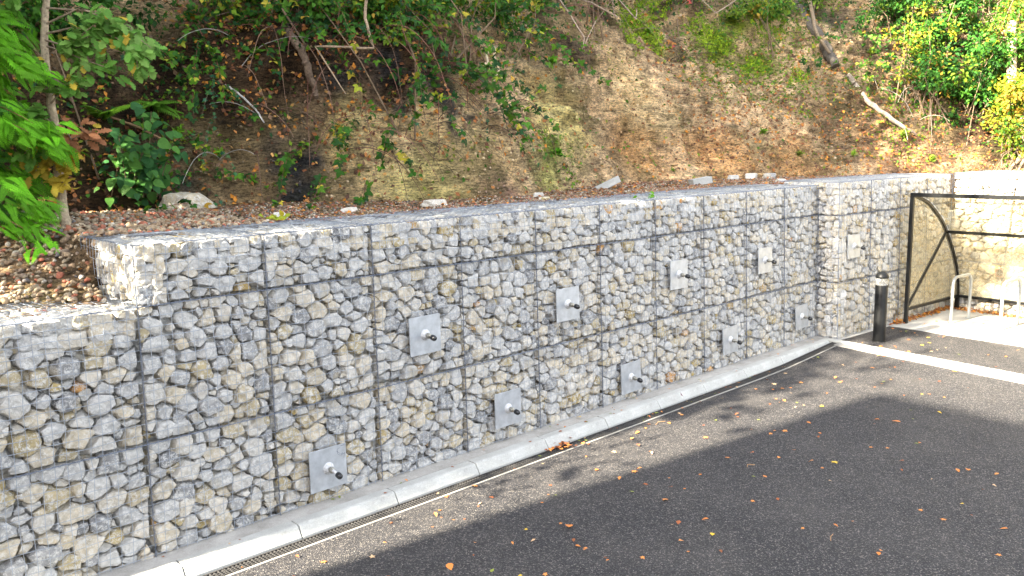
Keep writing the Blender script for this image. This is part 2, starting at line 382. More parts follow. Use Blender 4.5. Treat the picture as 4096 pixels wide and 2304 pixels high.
def basket(org, ax, nrm, z0, z1, label, seed, length=1.0, depth=1.0, near=False, end=None, lid=False, endlen=None, warm=0.0, rs=(.09, .024), group=None):
    """org: front bottom left of the wall line at z=0; ax along the face, nrm out of the face"""
    global NSTONE
    rng = np.random.default_rng(seed)
    ax = np.array(ax, float); nrm = np.array(nrm, float); org = np.array(org, float)
    up = np.array([ax[0] * .033 - nrm[0] * .0489, ax[1] * .033 - nrm[1] * .0489, 1.0])
    base = org + up * z0; hgt = (z1 - z0)
    rt = thing('gabion_basket', label, 'gabion basket', tuple(base), group or 'wire gabion baskets filled with limestone')
    faces = [(base, ax, up, nrm, length, hgt, 'front')]
    if end:   # exposed side at the left end
        el = endlen or depth; faces.append((base - nrm * el, nrm, up, -ax, el, hgt, 'end'))
    if lid: faces.append((base + up * hgt, ax, -nrm, np.array([0, 0, 1.0]), length, depth, 'lid'))
    dirs, FF = ICO4 if near else ICO3
    allst = []; 
    for fi, (P, a, b, o, la, lb, kind) in enumerate(faces):
        asp = rng.uniform(1.12, 1.38); C2, R2 = pack(la, lb, rs[0], rs[1], rng, asp)
        dd, f2 = (dirs, FF) if kind != 'lid' or near else ICO2
        Vs, D = rocks(C2, R2, la, lb, rng, dd, asp=asp)
        tn = tones(len(C2), rng, warm)
        for i, V in enumerate(Vs):
            rec = rng.uniform(.002, .026) + (.03 if R2[i] < .042 and rng.random() < .6 else 0)
            if kind == 'lid': rec = rng.uniform(.0, .03)
            c = P + a * C2[i, 0] + b * C2[i, 1] - o * (D[i] + rec)
            if kind == 'end': c = c
            W = V @ np.array([a, b / np.linalg.norm(b), o])
            allst.append((c, W, f2, tn[i], kind, R2[i]))
    order = sorted(range(len(allst)), key=lambda i: (allst[i][4] == 'lid') * 1.0 - allst[i][5])
    core_v, core_f, core_t, k0 = [], [], [], 0
    def addcore(W, c, f, t):
        nonlocal k0
        core_v.append(W + c - base); core_f.append(f + k0); core_t.append(np.full(len(W), t)); k0 += len(W)
    for n, i in enumerate(order):
        c, W, f, t, kind, r = allst[i]
        if n < 98:
            me = np_mesh('stone', W, f, True, None, t); me.set_sharp_from_angle(angle=math.radians(26))
            o = link('stone', me, M_STONE, rt, tuple(c - base)); NSTONE += 1
        else: addcore(W, c, f, t)
    # the darker rubble that shows through the gaps, behind the face stones
    for (P, a, b, o, la, lb, kind) in faces:
        C2, R2 = pack(la, lb, .075, .035, rng)
        Vs, D = rocks(C2, R2, la, lb, rng, ICO2[0], -.01)
        for i, V in enumerate(Vs):
            c = P + a * C2[i, 0] + b * C2[i, 1] - o * (.145 + rng.uniform(0, .04))
            addcore(V @ np.array([a, b / np.linalg.norm(b), o]), c, ICO2[1], rng.uniform(.3, .85))
    mb = MB(); ins = .17
    q = base + ax * (ins if end else -.0) - nrm * (depth if not endlen else endlen); L_ = length - (ins if end else 0)
    mb.frame_box(q - base, Vector(ax), Vector(nrm), Vector(up), L_, (depth if not endlen else endlen) - ins, hgt - (.16 if lid else 0))
    core_v.append(np.array(mb.v)); t_ = np.full(8, .35); core_t.append(t_); qf = np.array(mb.f) + k0
    me = np_mesh('stone_core', np.vstack(core_v), [np.vstack(core_f), qf], True, None, np.concatenate(core_t)); me.set_sharp_from_angle(angle=math.radians(26))
    co = link('stone_core', me, M_STONE, rt); co['kind'] = 'stuff'
    bv, bf = [], []
    for (P, a, b, o, la, lb, kind) in faces:
        v, f = [], []
        wire_grid(P - base, a, b, la, lb, o, rng, v, f)
        nm = {'front': 'front_mesh', 'end': 'end_mesh', 'lid': 'lid_mesh'}[kind]
        link(nm, np_mesh(nm, np.vstack(v), np.vstack(f)), M_WIRE, rt)
        if kind == 'front':
            e = P - base + o * .006
            helix(e, e + b * lb, .009, .05, .0022, bv, bf, rng); helix(e + b * lb, e + b * lb + a * la, .010, .06, .0036, bv, bf, rng)
            if not end or True: helix(e + a * la, e + a * la + b * lb, .008, .05, .0024, bv, bf, rng)
        if kind == 'end': 
            e = P - base + o * .004; helix(e, e + b * lb, .008, .05, .0024, bv, bf, rng); helix(e + b * lb, e + b * lb + a * la, .007, .06, .0024, bv, bf, rng)
        if kind == 'lid':
            e = P - base + o * .004 + b * lb; helix(e, e + a * la, .009, .06, .003, bv, bf, rng); helix(P - base, P - base + b * lb, .007, .06, .0022, bv, bf, rng)
    link('binding_wire', np_mesh('binding_wire', np.vstack(bv), np.vstack(bf)), M_BIND, rt)
    return rt
ORD = ['first', 'second', 'third', 'fourth', 'fifth', 'sixth', 'seventh', 'eighth', 'ninth', 'tenth']
Z2, Z1, ZT = .84, 1.84, 2.28
X_, Nm = (1, 0, 0), (0, -1, 0)
for u in range(-2, 0):
    nm = 'next to the step in the wall' if u == -1 else 'at the far left end of the wall'
    basket((u, 0, 0), X_, Nm, -.06, Z2, 'lowest gabion basket of the low wall end, ' + nm, 100 + u, near=True, rs=(.074, .021))
    basket((u, 0, 0), X_, Nm, Z2, Z1, 'gabion basket with sunlit open lid, ' + nm, 110 + u, near=True, lid=True, rs=(.074, .021))
for u in range(10):
    far = u / 10
    r = (.074 - .008 * far, .021); od = ORD[u]
    pos_ = '%s from the stepped left corner' % od
    if u == 0: pos_ = 'right at the stepped left corner'
    if u == 9: pos_ = 'last before the jutting wall section'
    basket((u, 0, 0), X_, Nm, -.06, Z2, 'bottom course gabion basket of the long wall, ' + pos_, 200 + u, near=u < 6, rs=r)
    basket((u, 0, 0), X_, Nm, Z2, Z1, 'middle course gabion basket of the long wall, ' + pos_, 230 + u, near=u < 6, rs=r)
    basket((u, 0, 0), X_, Nm, Z1, ZT, 'shallow top course gabion basket of the long wall, ' + pos_, 260 + u, near=u < 6, lid=True, end=(u == 0), endlen=1.15 if u == 0 else None, rs=(r[0] * .9, r[1] * .9))
BA = np.array([9.96, -.336, 0]); BD = np.array([3.672, -.256, 0]); BD /= np.linalg.norm(BD); BN = np.array([BD[1], -BD[0], 0]); BL = 3.68 / 4
for k in range(4):
    wh = ['nearest the long wall, its end showing', 'behind the black bollard', 'behind the front post of the shelter', 'in the corner behind the shelter side'][k]
    for j, (a, b, cn) in enumerate(((-.06, Z2, 'bottom'), (Z2, Z1, 'middle'), (Z1, ZT + .05, 'top'))):
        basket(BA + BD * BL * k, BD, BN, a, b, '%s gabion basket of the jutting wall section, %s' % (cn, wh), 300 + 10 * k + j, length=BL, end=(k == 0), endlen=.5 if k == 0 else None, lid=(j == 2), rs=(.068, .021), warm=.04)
CA = BA + BD * 3.68; CDv = np.array([-.13, -1, 0]); CDv /= np.linalg.norm(CDv); CN = np.array([CDv[1], -CDv[0], 0])
for k in range(4):
    wh = ['in the corner', 'around the clay drain pipe', 'beyond the right picture edge', 'farthest right'][k]
    for j, (a, b, cn) in enumerate(((-.1, Z2, 'bottom'), (Z2, Z1, 'middle'), (Z1, ZT + .07, 'top'))):
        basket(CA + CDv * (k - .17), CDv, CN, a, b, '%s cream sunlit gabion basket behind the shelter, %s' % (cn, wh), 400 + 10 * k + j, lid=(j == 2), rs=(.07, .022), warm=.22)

# ------------------------------------------------------------------ ground
def sheet(name, pts, z, m, label=None, thick=0.0):
    mb = MB(); n = len(pts)
    V = [(x, y, z) for x, y in pts]
    if thick: mb.add(V + [(x, y, z - thick) for x, y in pts], [tuple(range(n)), tuple(range(2 * n - 1, n - 1, -1))] + [(i, i + n, (i + 1) % n + n, (i + 1) % n) for i in range(n)])
    else: mb.add(V, [tuple(range(n))])
    o = mb.build(name, m); o['kind'] = 'structure'; return o
GZ = -.1
sheet('ground', [(-60, -60), (80, -60), (80, 60), (-60, 60)], GZ - .06, M_GREYC)
mb = MB(); rd = [(-40, GZ), (7.6, GZ), (8.3, GZ + .012), (9.0, GZ + .045), (9.75, GZ + .086), (10.2, GZ + .088)]
def rz_(x): return float(np.interp(x, [a for a, b in rd], [b for a, b in rd]))
V_ = [(x - (0 if x < 7 or x > 9 and y > -1 else .105 * 0), y, z) for x, z in rd for y in (-.494, -50)]
mb.add(V_, [(2 * i, 2 * i + 1, 2 * i + 3, 2 * i + 2) for i in range(len(rd) - 1)]); o = mb.build('road', M_ASPH); o['kind'] = 'structure'
def bl(n, du=0):   # point on the pavement edge line, n metres out from the wall line
    return (9.80 + du - .13 * (n - .35), -n)
AZ = -.004
sheet('apron', [bl(.28, .2), bl(40, .2), (40, -50), (40, -.28)], AZ, M_APRON, thick=.06)
sheet('edge_line', [bl(.17), bl(40), bl(40, .15), bl(.17, .15)], AZ + .005, M_WHITE, thick=.03)
sheet('road_marking', [bl(.45, -.16), bl(40, -.16), bl(40, -.002), bl(.45, -.002)], AZ + .001, M_GREYC, thick=.05)
e0 = (11.40, -.50); e1 = (11.22, -2.44)
dd_ = ((e1[0] - e0[0]) / 1.94, -1)
sheet('pavement_slab', [e0, (e0[0] + dd_[0] * 8, e0[1] - 8), (14.2, -8.4), (14.2, -.3)], AZ + .008, M_SLAB, thick=.06)
sheet('path_edging', [(9.9, -.28), (9.95, -.40), (11.45, -.51), (11.45, -.40)], AZ + .006, M_SLAB, thick=.05)
sheet('path', [(-12, 0.03), (10.0, .03), (10.0, -.162), (-12, -.162)], -.004, M_PATH, thick=.15)
# kerb stones
for k in range(-4, 11):
    x0 = .09 + .925 * k; x1 = min(x0 + .917, 9.98); 
    if x0 > 9.4: continue
    mb = MB(); rz = random.uniform(-.003, .003); 
    pr = [(-.164, -.16), (-.164, .0 + rz), (-.262, .0 + rz), (-.284, -.008 + rz), (-.332, -.085), (-.336, -.16)]
    n = len(pr); mb.add([(x0, y, z) for y, z in pr] + [(x1, y, z) for y, z in pr], [tuple(range(n))[::-1], tuple(range(n, 2 * n))] + [(i, (i + 1) % n, (i + 1) % n + n, i + n) for i in range(n)])
    lb = 'pale concrete kerb stone, ' + ('at the far end against the jutting wall' if k == 10 else 'below the anchor plate nearest the camera' if k == 1 else 'out of view to the left' if k < 0 else 'the %s one from the left picture edge' % ORD[min(k, 9)])
    o = mb.build('kerb_stone', M_KERB, loc=(x0, -.25, 0), bevel=.006); tag(o, lb, 'kerb stone', 'concrete kerb stones along the wall')
# slot drain
dr = thing('drainage_channel', 'long black slotted drainage channel along the foot of the kerb', 'drain', (0, -.39, GZ))
mb = MB(); mb.box((-6, -.47, GZ - .1), (9.8, -.34, GZ - .025)); mb.build('channel', M_IRON, dr)
mb = MB()
for a, b in ((-6, 7.6), (7.6, 8.3), (8.3, 9.0), (9.0, 9.75)): mb.box((a, -.492, GZ - .05), (b, -.472, GZ + .005)); mb.v[-8:] = [(x, y, z + rz_(x) - GZ) for x, y, z in mb.v[-8:]]
mb.build('edge_rail', M_GREYC, dr)
for k in range(-4, 10):
    mb = MB(); x0 = k + .35; x1 = min(x0 + .992, 9.8)
    mb.box((x0, -.470, GZ - .02), (x1, -.458, GZ + .002)); mb.box((x0, -.352, GZ - .02), (x1, -.340, GZ + .002))
    for y in (-.436, -.410, -.384): mb.box((x0, y - .004, GZ - .02), (x1, y + .004, GZ))
    n = int((x1 - x0) / .031)
    for i in range(n + 1):
        xx = x0 + i * (x1 - x0 - .008) / n; mb.box((xx, -.457, GZ - .018), (xx + .009, -.353, GZ - .002))
    mb.v = [(a, b, c_ + rz_(a) - GZ) for a, b, c_ in mb.v]; mb.build('grate', M_IRON, dr)

# ------------------------------------------------------------------ anchor plates
def anchor(P, a, up, out, size, tilt, barlen, label, scribble=False, tint=None):
    P = Vector(P); a = Vector(a); up = Vector(up).normalized(); out = Vector(out)
    if tilt:
        R_ = Matrix.Rotation(tilt, 3, out); a = R_ @ a; up = R_ @ up
    rt = thing('anchor_plate', label, 'anchor plate', P, 'square steel anchor plates on the gabion wall')
    mb = MB(); mb.frame_box(P - a * size / 2 - up * size / 2, a, up, out, size, size, .014); mb.build('plate', M_GALV, rt, bevel=.002)
    c = P + out * .014
    dn = (out * .97 + up * -.24).normalized()
    mb = MB(); mb.lathe(c, [(.052, 0), (.050, .005), (.040, .018), (.028, .028), (.024, .030)], out, 24); mb.build('dome_washer', M_GROUT, rt, smooth=True)
    mb = MB(); mb.lathe(c + out * .034, [(.026, 0), (.026, .034), (.022, .037)], dn, 6); mb.build('nut', M_NUT, rt)
    mb = MB(); prof = []
    for i in range(int(barlen / .008)): prof += [(.0125, i * .008), (.0145, i * .008 + .003)]
    mb.lathe(c + out * .05, prof, dn, 12); mb.build('threaded_bar', M_GROUT if scribble else M_NUT, rt, smooth=True)
    e = c + out * .05 + dn * (barlen - .008)
    mb = MB(); mb.lathe(e, [(.024, 0), (.026, .004), (.026, .034), (.023, .046), (.015, .055), (.005, .058)], dn, 18); mb.build('end_cap', M_RUBBER, rt, smooth=True)
    if scribble:
        mb = MB()
        def ink(pts): mb.tube([P + a * (x * size) + up * (y * size) + out * .0146 for x, y in pts], .0012, 4)
        ink([(.33, .28), (.27, .33), (.25, .39), (.29, .42), (.34, .42)]); ink([(.25, .36), (.27, .28), (.31, .25), (.34, .24)])
        ink([(.35, .26), (.39, .28), (.37, .23), (.42, .27)]); ink([(.40, .28), (.43, .24), (.46, .28), (.43, .14)]); ink([(.36, .475), (.41, .47), (.47, .48), (.46, .465), (.37, .46)])
        mb.build('ink_marks', M_MARK, rt)
APL = [(1.44, .28, 0.0, .14, 'anchor plate low on the wall with faint scribble and long bar, nearest the camera', True),
       (2.51, 1.24, .01, .075, 'anchor plate at mid height nearest the camera, square and clean', False),
       (3.51, .33, .0, .085, 'low anchor plate above the kerb, second one in the bottom row', False),
       (4.42, 1.26, .0, .085, 'mid height anchor plate, second one in the upper row of plates', False),
       (5.46, .26, .02, .085, 'low anchor plate with brown rust smear, third one in the bottom row', False),
       (6.41, 1.35, -.01, .085, 'darker grey anchor plate, third one in the upper row of plates', False),
       (7.54, .35, .03, .10, 'pale low anchor plate with streaks, fourth one in the bottom row', False),
       (8.41, 1.32, .01, .10, 'pale cream anchor plate at mid height, last in the upper row of the long wall', False),
       (9.44, .38, .06, .09, 'tilted low anchor plate right beside the jutting wall section', False)]
for u, h, tl, bl_, lb, scr in APL:
    x = u + .033 * h; y = .0489 * h - .034
    anchor((x, y, h), X_, WUP, Vector((0, -1, .0489)).normalized(), .352, tl, bl_ * .72, lb, scr)
q = BA + BD * .4 + np.array([.033, .0489, 1]) * 1.36 + BN * .02
anchor(q, BD, (.033, .0489, 1), Vector((BN[0], BN[1], .0489)).normalized(), .35, 0, .08, 'anchor plate on the jutting wall section, above and left of the bollard')

# ------------------------------------------------------------------ bollard, shelter, stands, pipe
bo = thing('bollard', 'black cylindrical light bollard with domed cap standing on the dark asphalt', 'bollard', (10.27, -.83, AZ))
c = Vector((10.27, -.83, AZ))
MB().lathe(c, [(.088, 0), (.088, .835), (.086, .84)], sides=40).build('post', M_BLACKP, bo, smooth=True)
MB().lathe(c + Vector((0, 0, .84)), [(.083, 0), (.084, .004), (.084, .106), (.083, .11)], sides=40).build('lens', M_LENS, bo, smooth=True)
MB().lathe(c + Vector((0, 0, .84)), [(.076, .002), (.045, .035), (.006, .062), (.006, .1)], sides=32).build('reflector', M_REFL, bo, smooth=True)
MB().lathe(c + Vector((0, 0, .945)), [(.09, 0), (.094, .006), (.093, .02), (.085, .045), (.066, .07), (.038, .086), (.01, .092)], sides=40).build('cap', M_BLACKP, bo, smooth=True)
MB().lathe(c, [(.1, .0), (.098, .008), (.088, .01)], sides=40).build('base_ring', M_BLACKP, bo, smooth=True)

SU = Vector((.9969, -.079, 0)).normalized(); SV = Vector((-.079, -.9969, 0)).normalized(); SZ = Vector((0, 0, 1))   # shelter depth, shelter length, up
S0 = Vector((11.752, -.613, AZ + .008))
def sp(d, l, z): return S0 + SU * d + SV * l + SZ * z
sh = thing('cycle_shelter', 'black framed cycle shelter with curved clear panels against the stone wall', 'shelter', S0)
DEP = 1.80; SL = 3.6; TOP = 2.10
def bar(name, p, q, w_=.05, w2=None, par=sh, m=None):
    p, q = Vector(p), Vector(q); t = (q - p).normalized(); a = SV if abs(t.dot(SV)) < .9 else SU
    b = t.cross(a).normalized(); a = b.cross(t).normalized(); w2 = w2 or w_
    mb = MB(); mb.frame_box(p - a * w_ / 2 - b * w2 / 2, a, b, t, w_, w2, (q - p).length); return mb.build(name, m or M_BLACKP, par, bevel=.003)
AD = [.03, .15, .51, .80, 1.02, 1.18, 1.35, 1.56, 1.74, 1.80]; AH = [2.05, 2.03, 1.92, 1.75, 1.60, 1.44, 1.24, .95, .58, .23]
arcp = []
for i in range(25):
    t = i / 24 * 9; k = min(8, int(t)); f_ = t - k
    def cr(A, k, f):
        p0, p1, p2, p3 = A[max(0, k - 1)], A[k], A[k + 1], A[min(9, k + 2)]
        return .5 * (2 * p1 + (p2 - p0) * f + (2 * p0 - 5 * p1 + 4 * p2 - p3) * f * f + (3 * p1 - p0 - 3 * p2 + p3) * f ** 3)
    arcp.append((cr(AD, k, f_), cr(AH, k, f_)))
for li in (0, 1, 2):
    l = li * SL / 2
    bar('front_post', sp(0, l, 0), sp(0, l, TOP), .055)
    bar('rear_foot', sp(DEP, l, .0), sp(DEP, l, .24), .055)
    mb = MB()
    for i in range(24):
        (d0, z0), (d1, z1) = arcp[i], arcp[i + 1]
        p = sp(d0, l, z0); q = sp(d1, l, z1); t = (q - p).normalized(); n = t.cross(SV).normalized()
        mb.frame_box(p - SV * .025 - n * .022, SV, n, t, .05, .044, (q - p).length + .004)
    mb.build('curved_rib', M_BLACKP, sh)
    if li != 1: bar('bottom_rail', sp(.03, l, .23), sp(DEP - .03, l, .23), .045, .045)
    if li != 1:
        j = min(arcp, key=lambda a: abs(a[1] - 1.42))
        bar('brace', sp(.04, l, .29), sp(j[0] - .02, l, j[1] - .02), .04)
        mb = MB(); n = len(arcp); fr = [(.03, .25)] + [(DEP - .03, .25)] + arcp[::-1]
        pts = [sp(d, l, z) + SV * -.003 for d, z in fr] ; pts2 = [p + SV * .006 for p in pts]; k = len(pts)
        mb.add(pts + pts2, [tuple(range(k)), tuple(range(2 * k - 1, k - 1, -1))] + [(i, i + k, (i + 1) % k + k, (i + 1) % k) for i in range(k)]); mb.build('side_panel', M_GLAZE, sh)
bar('top_beam', sp(0, .03, TOP - .03), sp(0, SL, TOP - .03), .06)
jm = min(arcp, key=lambda a: abs(a[1] - 1.42))
bar('mid_beam', sp(jm[0], .03, jm[1]), sp(jm[0], SL - .03, jm[1]), .05)
bar('rear_rail', sp(DEP, .03, .23), sp(DEP, SL - .03, .23), .045)
for l0, l1 in ((.03, SL / 2 - .03), (SL / 2 + .03, SL - .03)):
    mb = MB(); V = []
    for l in (l0, l1):
        for d, z in arcp: V.append(sp(d + .032 * min(1, d / 1.5), l, z + .030 * min(1, z / 1.6)))
    n = len(arcp); V2 = [p + SZ * .005 + SU * .004 for p in V]
    F = [(i, i + 1, i + 1 + n, i + n) for i in range(n - 1)]
    mb.add(V, F); mb.add(V2, [f[::-1] for f in F]); mb.build('curved_panel', M_GLAZE, sh, smooth=True)
for l in (1.02,):
    mb = MB(); mb.lathe(sp(-.031, l, TOP - .03), [(.008, 0), (.007, .006)], -SU, 10); mb.build('bolt', M_REFL, sh)
def stand(p, label):
    p = Vector(p); rt = thing('bike_stand', label, 'bike stand', p, 'galvanised hoop bike stands')
    L = .64; H = .745; r = .125; pts = []
    q = p + SU * L
    pts.append(p); pts.append(p + SZ * (H - r))
    for i in range(1, 8): a = i / 8 * PI / 2; pts.append(p + SZ * (H - r + r * math.sin(a)) + SU * (r - r * math.cos(a)))
    pts.append(p + SZ * H + SU * r); pts.append(q + SZ * H - SU * r)
    for i in range(1, 8): a = i / 8 * PI / 2; pts.append(q + SZ * (H - r + r * math.cos(a)) - SU * (r - r * math.sin(a)))
    pts.append(q + SZ * (H - r)); pts.append(q)
    MB().tube(pts, .0245, 16).build('hoop', M_TUBE, rt, smooth=True)
    for b in (p, q):
        mb = MB(); mb.lathe(b, [(.062, 0), (.062, .006), (.03, .009)], sides=24)
        for i in range(4):
            a = i * PI / 2 + .4; mb.lathe(b + Vector((math.cos(a) * .045, math.sin(a) * .045, .006)), [(.008, 0), (.008, .01)], sides=6)
        mb.build('base_plate', M_TUBE, rt)
stand((12.17, -1.15, AZ + .009), 'galvanised hoop bike stand nearest the shelter side panel')
stand((12.14, -1.88, AZ + .009), 'galvanised hoop bike stand at the right edge, in front of the drain pipe')
stand((12.09, -2.66, AZ + .009), 'galvanised hoop bike stand out of view to the right')
pp = CA + CDv * .83 + np.array([0, 0, .70]) + CN * .03
pi_ = thing('drain_pipe', 'round clay drain pipe mouth set into the cream stone wall', 'drain pipe', tuple(pp))
mb = MB(); cc = Vector(pp); nn = Vector(CN); u_ = Vector(CDv); v_ = SZ
V = []; K = 28
for r_, h_ in ((.062, -.1), (.062, .012), (.074, .012), (.074, -.1)):
    for k in range(K): a = 2 * PI * k / K; V.append(cc + (u_ * math.cos(a) + v_ * math.sin(a)) * r_ + nn * h_)
mb.add(V, [(i * K + k, i * K + (k + 1) % K, (i + 1) * K + (k + 1) % K, (i + 1) * K + k) for i in range(3) for k in range(K)]); mb.build('pipe_rim', M_CLAY, pi_)
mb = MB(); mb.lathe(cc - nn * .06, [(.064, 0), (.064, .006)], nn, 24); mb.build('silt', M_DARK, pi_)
mb = MB(); mb.tube([cc + nn * .016 - u_ * .07, cc + nn * .016 + u_ * .07], .002, 5); mb.tube([cc + nn * .018 - v_ * .07, cc + nn * .018 + v_ * .07], .002, 5); mb.build('cross_wire', M_WIRE, pi_)

# ------------------------------------------------------------------ terrace behind the wall, and the bank
def nz(x, y, z, s, o=3): return noise.fractal(Vector((x * s, y * s, z * s)), 1.0, 2.0, o)
def sstep(a, b, x):
    t = min(1, max(0, (x - a) / (b - a))); return t * t * (3 - 2 * t)
def terr(x, y):
    z = 2.275 + .02 * nz(x, y, 0, 1.5) + .05 * sstep(1.6, 3.0, y)
    if x < .12:
        y0 = .5 + .45 * sstep(0, .6, -x)
        k = sstep(.11, .01, x)
        zl = 1.845 + .52 * sstep(y0 - .1, y0 + 1.75, y) + .02 * nz(x, y, 3, 2)
        if y > y0 + 1.5: zl += .06 * math.exp(-((y - y0 - 1.7) / .35) ** 2)
        z = z * (1 - k) + zl * k
        if y < y0: z = 1.80
    return z
def ingab(x, y):
    if x > 0 and x < 10.02 and y < .94: return True
    if x <= 0 and y < .45: return True
    if 9.9 < x < 13.9 and y < .62: return True
    p = np.array([x - CA[0], y - CA[1]]); s = p @ CDv[:2]; t = p @ CN[:2]
    return x > 12.6 and t > -.92 and s > -.4
xs = np.arange(-9, 21.01, .12); ys = np.arange(-9, 4.6, .12)
V = np.array([(x, y, (1.70 if ingab(x, y) else terr(x, y))) for y in ys for x in xs]); nx, ny = len(xs), len(ys)
ii = [(j * nx + i) for j in range(ny - 1) for i in range(nx - 1) if not (V[j * nx + i][1] < .3 and V[j * nx + i][0] < 13.7)]
F = np.array([(i, i + 1, i + 1 + nx, i + nx) for i in ii])
tc = np.tile(np.array([.17, .12, .075]), (len(V), 1))
o = link('terrace_ground', np_mesh('terrace_ground', V, F, True, tc), M_BANK); o['kind'] = 'structure'

foot = [(-10, 2.6), (-7, 2.9), (-4, 3.0), (-1.2, 3.1), (.5, 3.45), (2.0, 3.55), (3.0, 3.0), (4.0, 2.45), (5.4, 2.1), (7.2, 2.45), (9.0, 2.75), (10.6, 2.6), (12.4, 2.2), (14.4, 1.5), (16.0, .2), (17.0, -2), (17.4, -5), (17.6, -9)]
fp = []
for i in range(1, len(foot) - 2):
    p0, p1, p2, p3 = [Vector(p) for p in foot[i - 1:i + 3]]; n = max(2, int((p2 - p1).length / .05))
    for k in range(n):
        t = k / n; fp.append(.5 * (2 * p1 + (p2 - p0) * t + (2 * p0 - 5 * p1 + 4 * p2 - p3) * t * t + (3 * p1 - p0 - 3 * p2 + p3) * t ** 3))
Ds = list(np.arange(-.15, 1.3, .028)) + list(np.arange(1.3, 3.6, .05)) + list(np.arange(3.6, 12, .35))
NB = len(Ds); V = []
for i, p in enumerate(fp):
    a = fp[max(0, i - 14)]; b = fp[min(len(fp) - 1, i + 14)]; t = (b - a).normalized(); nrm = Vector((-t.y, t.x))
    right = sstep(7.5, 11, p.x) if p.y > -1 else 1
    for D in Ds:
        s1 = 2.3 * (1 - right) + 1.28 * right
        d1 = .80 * (1 - right) + 2.2 * right; s2 = 1.08 * (1 - right) + 1.1 * right
        z = 2.30 + (D * s1 if D < d1 else d1 * s1 + (D - d1) * s2 if D < 3.8 else d1 * s1 + (3.8 - d1) * s2 + (D - 3.8) * .22)
        q = p + nrm * max(D, -.1); x, y = q.x, q.y
        amp = sstep(-.1, .5, D)
        n1 = nz(x, y, z, .55, 3) * .34; n2 = nz(x, y, z * 2.2, 1.9, 4) * .13; n3 = noise.noise(Vector((x * .8, y * .8, z * 6.5))) * .07 * (1 - .6 * right) + noise.noise(Vector((x * 7, y * 7, z * 9))) * .03
        # overhanging dark root band
        sw = z * 3.1 + 1.6 * noise.noise(Vector((x * .5, y * .5, 7))) + .5 * noise.noise(Vector((x * 2.3, y * 2, z))); sw -= math.floor(sw); n3 += .10 * (sw ** 2 if sw < .85 else (1 - sw) / .15 * .72) * (.6 + .8 * noise.noise(Vector((x * 1.1, y, z * .8 + 9)))) * (1 - .5 * right)
        ov = math.exp(-((z - 3.95 - .3 * math.sin(x * 1.3)) / .22) ** 2) * .16 * (1 - right)
        gl = 1 - abs(noise.noise(Vector((x * 1.7, y * 1.7, z * .45 + 3)))) * 2.2; n2 += .10 * max(0, gl) ** 3 * -1 + noise.noise(Vector((x * 4.2, y * 4.2, z * 3.5))) * .07
        off = (n1 + n2 + n3) * amp - ov
        sl_ = Vector((nrm.x * -.8, nrm.y * -.8, .5))
        V.append((x + sl_.x * off, y + sl_.y * off, z + sl_.z * off))
V = np.array(V); NF = len(fp)
F = np.array([(i * NB + j, (i + 1) * NB + j, (i + 1) * NB + j + 1, i * NB + j + 1) for i in range(NF - 1) for j in range(NB - 1)])
BVH = BVHTree.FromPolygons([tuple(v) for v in V], [tuple(f) for f in F])
def at(px, py, off=0.0):
    """point of the bank surface seen at a place of the photograph (2576 px wide)"""
    d = (CR * ((px - 1288) / 2126.2) - CU * ((py - 724.5) / 2126.2) + CF).normalized()
    h = BVH.ray_cast(CAM, d)
    if h[0] is None: return CAM + d * 12, Vector((0, -.7, .7))
    n = h[1] if h[1].dot(d) < 0 else -h[1]
    return h[0] + n * off, n
def bz(x, y):
    h = BVH.ray_cast(Vector((x, y, 30)), Vector((0, 0, -1))); return h[0].z if h[0] else terr(x, y)
# ground colours of the bank
TAN, OLV, ORG, SHALE, HUM, MOSS, GRB = (.56, .43, .25), (.42, .36, .16), (.52, .32, .16), (.035, .036, .042), (.06, .038, .022), (.12, .17, .015), (.44, .33, .21)
base_c = np.tile(np.array(GRB), (len(V), 1))
blobs = [(350, 400, 1.2, (.11, .085, .055)), (130, 450, 1.3, HUM), (60, 300, 1.5, HUM), (600, 300, .9, (.23, .18, .10)), (620, 450, .7, (.20, .15, .085)), (450, 200, 1.0, HUM), (800, 100, 1.2, HUM), (1000, 100, 1.2, HUM), (620, 120, 1.1, HUM),
         (1150, 160, .7, HUM), (900, 350, .6, OLV), (1000, 420, .9, TAN), (1150, 330, 1.0, TAN), (1050, 480, .7, OLV), (1350, 170, .8, (.30, .23, .14)), (1250, 380, .7, TAN), (1420, 300, .9, OLV), (1380, 420, .6, (.27, .26, .10)), (1420, 90, .8, (.13, .095, .06)),
         (740, 400, .38, SHALE), (730, 490, .33, SHALE), (860, 210, .35, SHALE), (960, 170, .3, SHALE), (1120, 240, .28, SHALE), (1060, 200, .3, SHALE), (1180, 290, .2, SHALE), (480, 500, .3, SHALE), (400, 250, .5, HUM),
         (1250, 470, .42, (.33, .22, .17)), (1600, 400, .9, ORG), (1800, 410, .9, ORG), (2000, 400, .9, (.38, .24, .12)), (1600, 240, 1.0, TAN), (1850, 260, 1.2, GRB), (2150, 300, 1.4, (.21, .155, .10)), (2300, 400, 1.2, (.26, .17, .11)),
         (1590, 70, .45, MOSS), (1640, 110, .3, MOSS), (1800, 110, .55, MOSS), (1900, 170, .5, MOSS), (1850, 60, .5, MOSS), (1700, 110, .34, SHALE), (1670, 20, .35, HUM), (1330, 0, .8, HUM), (1500, 20, .6, HUM), (1450, 110, .5, (.10, .075, .05)), (1740, 0, .5, HUM), (1130, 280, .22, SHALE), (1160, 330, .16, SHALE), (1010, 260, .25, SHALE), (2050, 40, .5, HUM), (1980, 0, .6, HUM), (1400, 360, .4, (.16, .20, .04)), (2100, 60, .6, (.12, .10, .08)), (2350, 150, 1.8, HUM), (2500, 300, 1.6, HUM), (2200, 120, .9, (.20, .15, .10))]
